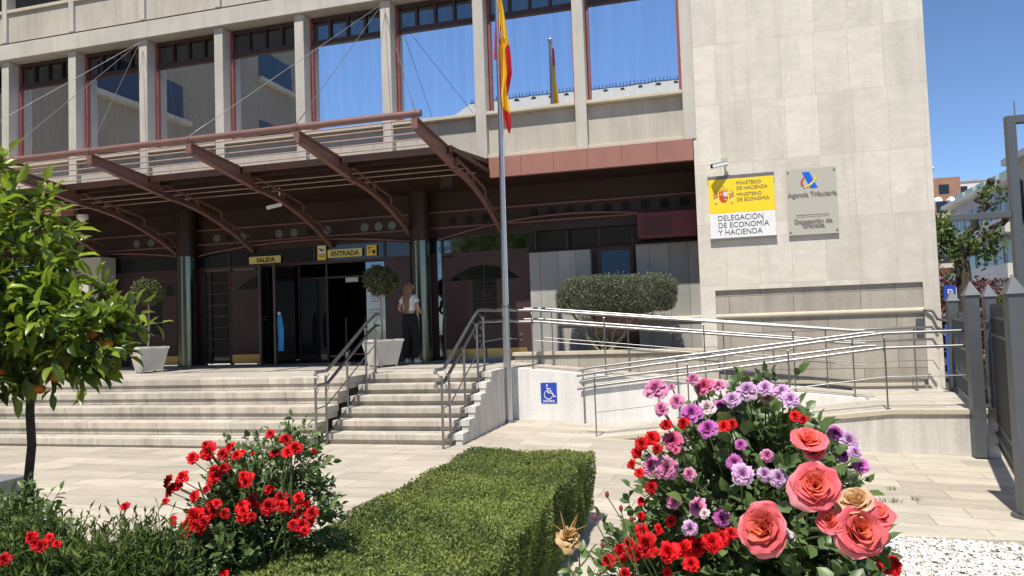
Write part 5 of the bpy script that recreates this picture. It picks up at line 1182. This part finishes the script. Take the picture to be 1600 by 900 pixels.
for z in (.2, 2.3, 4.5):
    for y in np.arange(12.5, 31.2, 1.5):
        q = B(11.028, 11.048, y, y+.72, z+.2, z+1.65).build('window', 'dglass', b)
        MB().box(10.94, 11.046, y-.08, y, z+.1, z+1.75).box(10.94, 11.046, y+.72, y+.80, z+.1, z+1.75).build('shutters', whitew, q)
        MB().box(10.65, 11.045, y-.1, y+.82, z+.08, z+.12).box(10.65, 10.67, y-.1, y+.82, z+.12, z+.62).build('balcony', 'gatedark', b)
B(10.75, 20, 12, 32.15, 6.902, 7.15).build('cornice', whitew, b)
m = B(11.4, 18, 25, 31.5, 7.152, 8.2); m.build('penthouse', whitew, b)
m = B(11.35, 11.395, 25.1, 31.4, 7.6, 8.1); m.build('penthouse_glass', 'mirror', b)
MB().tube([(11.2, 31.8, 7.1), (11.2, 31.8, 9.3)], .02, 6).build('antenna', 'cable', b)
# things behind the railing
t = thing('parking_sign', (4.7, 17, -.3), 'small blue parking sign on a white post behind the railing', 'sign')
MB().tube([(4.72, 17, -.3), (4.72, 17, 2.0)], .03, 8).build('post', 'white', t); B(4.50, 4.72, 16.95, 16.965, 1.75, 2.05).build('plate', BLU, t)
text_mesh('P', .22, 'lettering', 'white', t, (4.61, 16.947, 1.82), align='CENTER')
t = thing('notice_board', (3.95, 14.3, -.3), 'bright blue board seen through the bars at the end of the ramp landing', 'board')
B(3.78, 4.22, 14.30, 14.33, .45, 1.30).build('board', plain('bright_blue', (.02, .10, .50), .4), t, .004)
m = B(3.80, 3.83, 14.32, 14.35, -.3, .45); m.box(4.17, 4.20, 14.32, 14.35, -.3, .45); m.build('legs', 'gatedark', t)
m = MB()
for i in range(4): m.box(3.85+.09*i, 3.87+.09*i, 14.294, 14.299, .55, 1.2)
m.build('pale_stripes', 'white', t)
t = thing('motor_scooter', (4.9, 15.5, -.29), 'dark scooter parked behind the railing, its mirrors above the bars', 'scooter')
def wheel(x, y):
    w_ = MB().tube([(x-.05, y, 0), (x+.05, y, 0)], .25, 24).build('wheel', 'black', t); return w_
m = MB()
for (y, nm_) in ((15.0, 0), (16.2, 0)):
    q = MB().tube([(4.85, y, -.04), (4.95, y, -.04)], .25, 24).build('wheel', 'black', t); MB().tube([(4.84, y, -.04), (4.96, y, -.04)], .12, 16).build('rim', 'steel', q)
MB().prism([(15.15, .1), (15.3, .15), (15.45, .05), (15.9, .05), (16.4, .25), (16.5, .5), (15.75, .5), (15.6, .2), (15.35, .25), (15.3, .75), (15.2, .78), (15.1, .4)], 'x', 4.78, 5.02).build('body', 'gatedark', t, .03)
MB().prism([(15.7, .502), (16.45, .502), (16.4, .60), (15.75, .58)], 'x', 4.80, 5.0).build('seat', 'black', t, .02)
MB().tube([(4.62, 15.35, 1.28), (4.9, 15.25, 1.2), (5.18, 15.35, 1.28)], .018, 8).tube([(4.9, 15.25, 1.2), (4.9, 15.12, .75)], .03, 8).build('handlebar', 'black', t)
for x in (4.62, 5.18): MB().tube([(x, 15.35, 1.28), (x, 15.32, 1.50)], .008, 6).sphere((x, 15.31, 1.53), .06, 12, 8, (1.2, .3, .8)).build('mirror', 'steel', t)

# ---------------------------------------------------------------- the square behind the viewer, seen only in the window glass
b = thing('opposite_building', (-26, 0, 0), 'large beige building across the square, seen mirrored in the left windows', 'building')
B(-40, -21.4, -9.6, 12.5, 0, 25).build('walls', plain('opposite_beige', (.30, .26, .21), .85, 0, .1, .4), b)
glz = plain('blue_glazing', (.03, .04, .065), .3)
for z in (7.0, 10.6, 14.2, 18.0):
    for y0_, y1_ in ((-7.5, -4.5), (1.0, 6.5)):
        q = B(-21.398, -21.38, y0_, y1_, z, z+1.5).build('window', glz, b); B(-21.398, -21.1, y0_-.2, y1_+.2, z-.2, z-.002).build('ledge', 'concrete', q)
b = thing('church', (-8, -28, 0), 'church with a pale ridged roof, seen mirrored in the right windows', 'church')
B(-20, 12, -40, -26, 0, 17.0).build('walls', cream, b)
m = MB().prism([(-26, 17.002), (-40, 17.002), (-33, 20.6)], 'x', -20, 12); m.build('roof', plain('pale_roof', (.42, .40, .36), .8), b)
for i in range(22): x = -19+i*1.4; MB().prism([(x-.22, 19.6), (x+.22, 19.6), (x+.20, 19.98), (x+.10, 20.12), (x-.10, 20.12), (x-.20, 19.98)], 'y', -31.7, -32.8).build('dormer', 'gatedark', b)
m = MB()
for i in range(110): x = -19.8+i*.29; m.beam((x, -33, 20.55), (x, -33, 20.95), .05, .05, (1, 0, 0))
m.box(-20, 12, -33.03, -32.97, 20.55, 20.66)
m.build('ridge_crest', 'gatedark', b)
b = thing('square_tree', (-12, -10, 0), 'leafy tree in the square, seen mirrored in the glass above the right doors', 'tree')
m = MB(); limb(m, (-12, -12, 0), (-12, -12, 4), .25, .16, 5); m.build('trunk', 'bark', b); leafy(b, (-12, -12, 6), (3.2, 3.2, 2.6), 6000, .25, 'plane_leaf', 220, -.5)
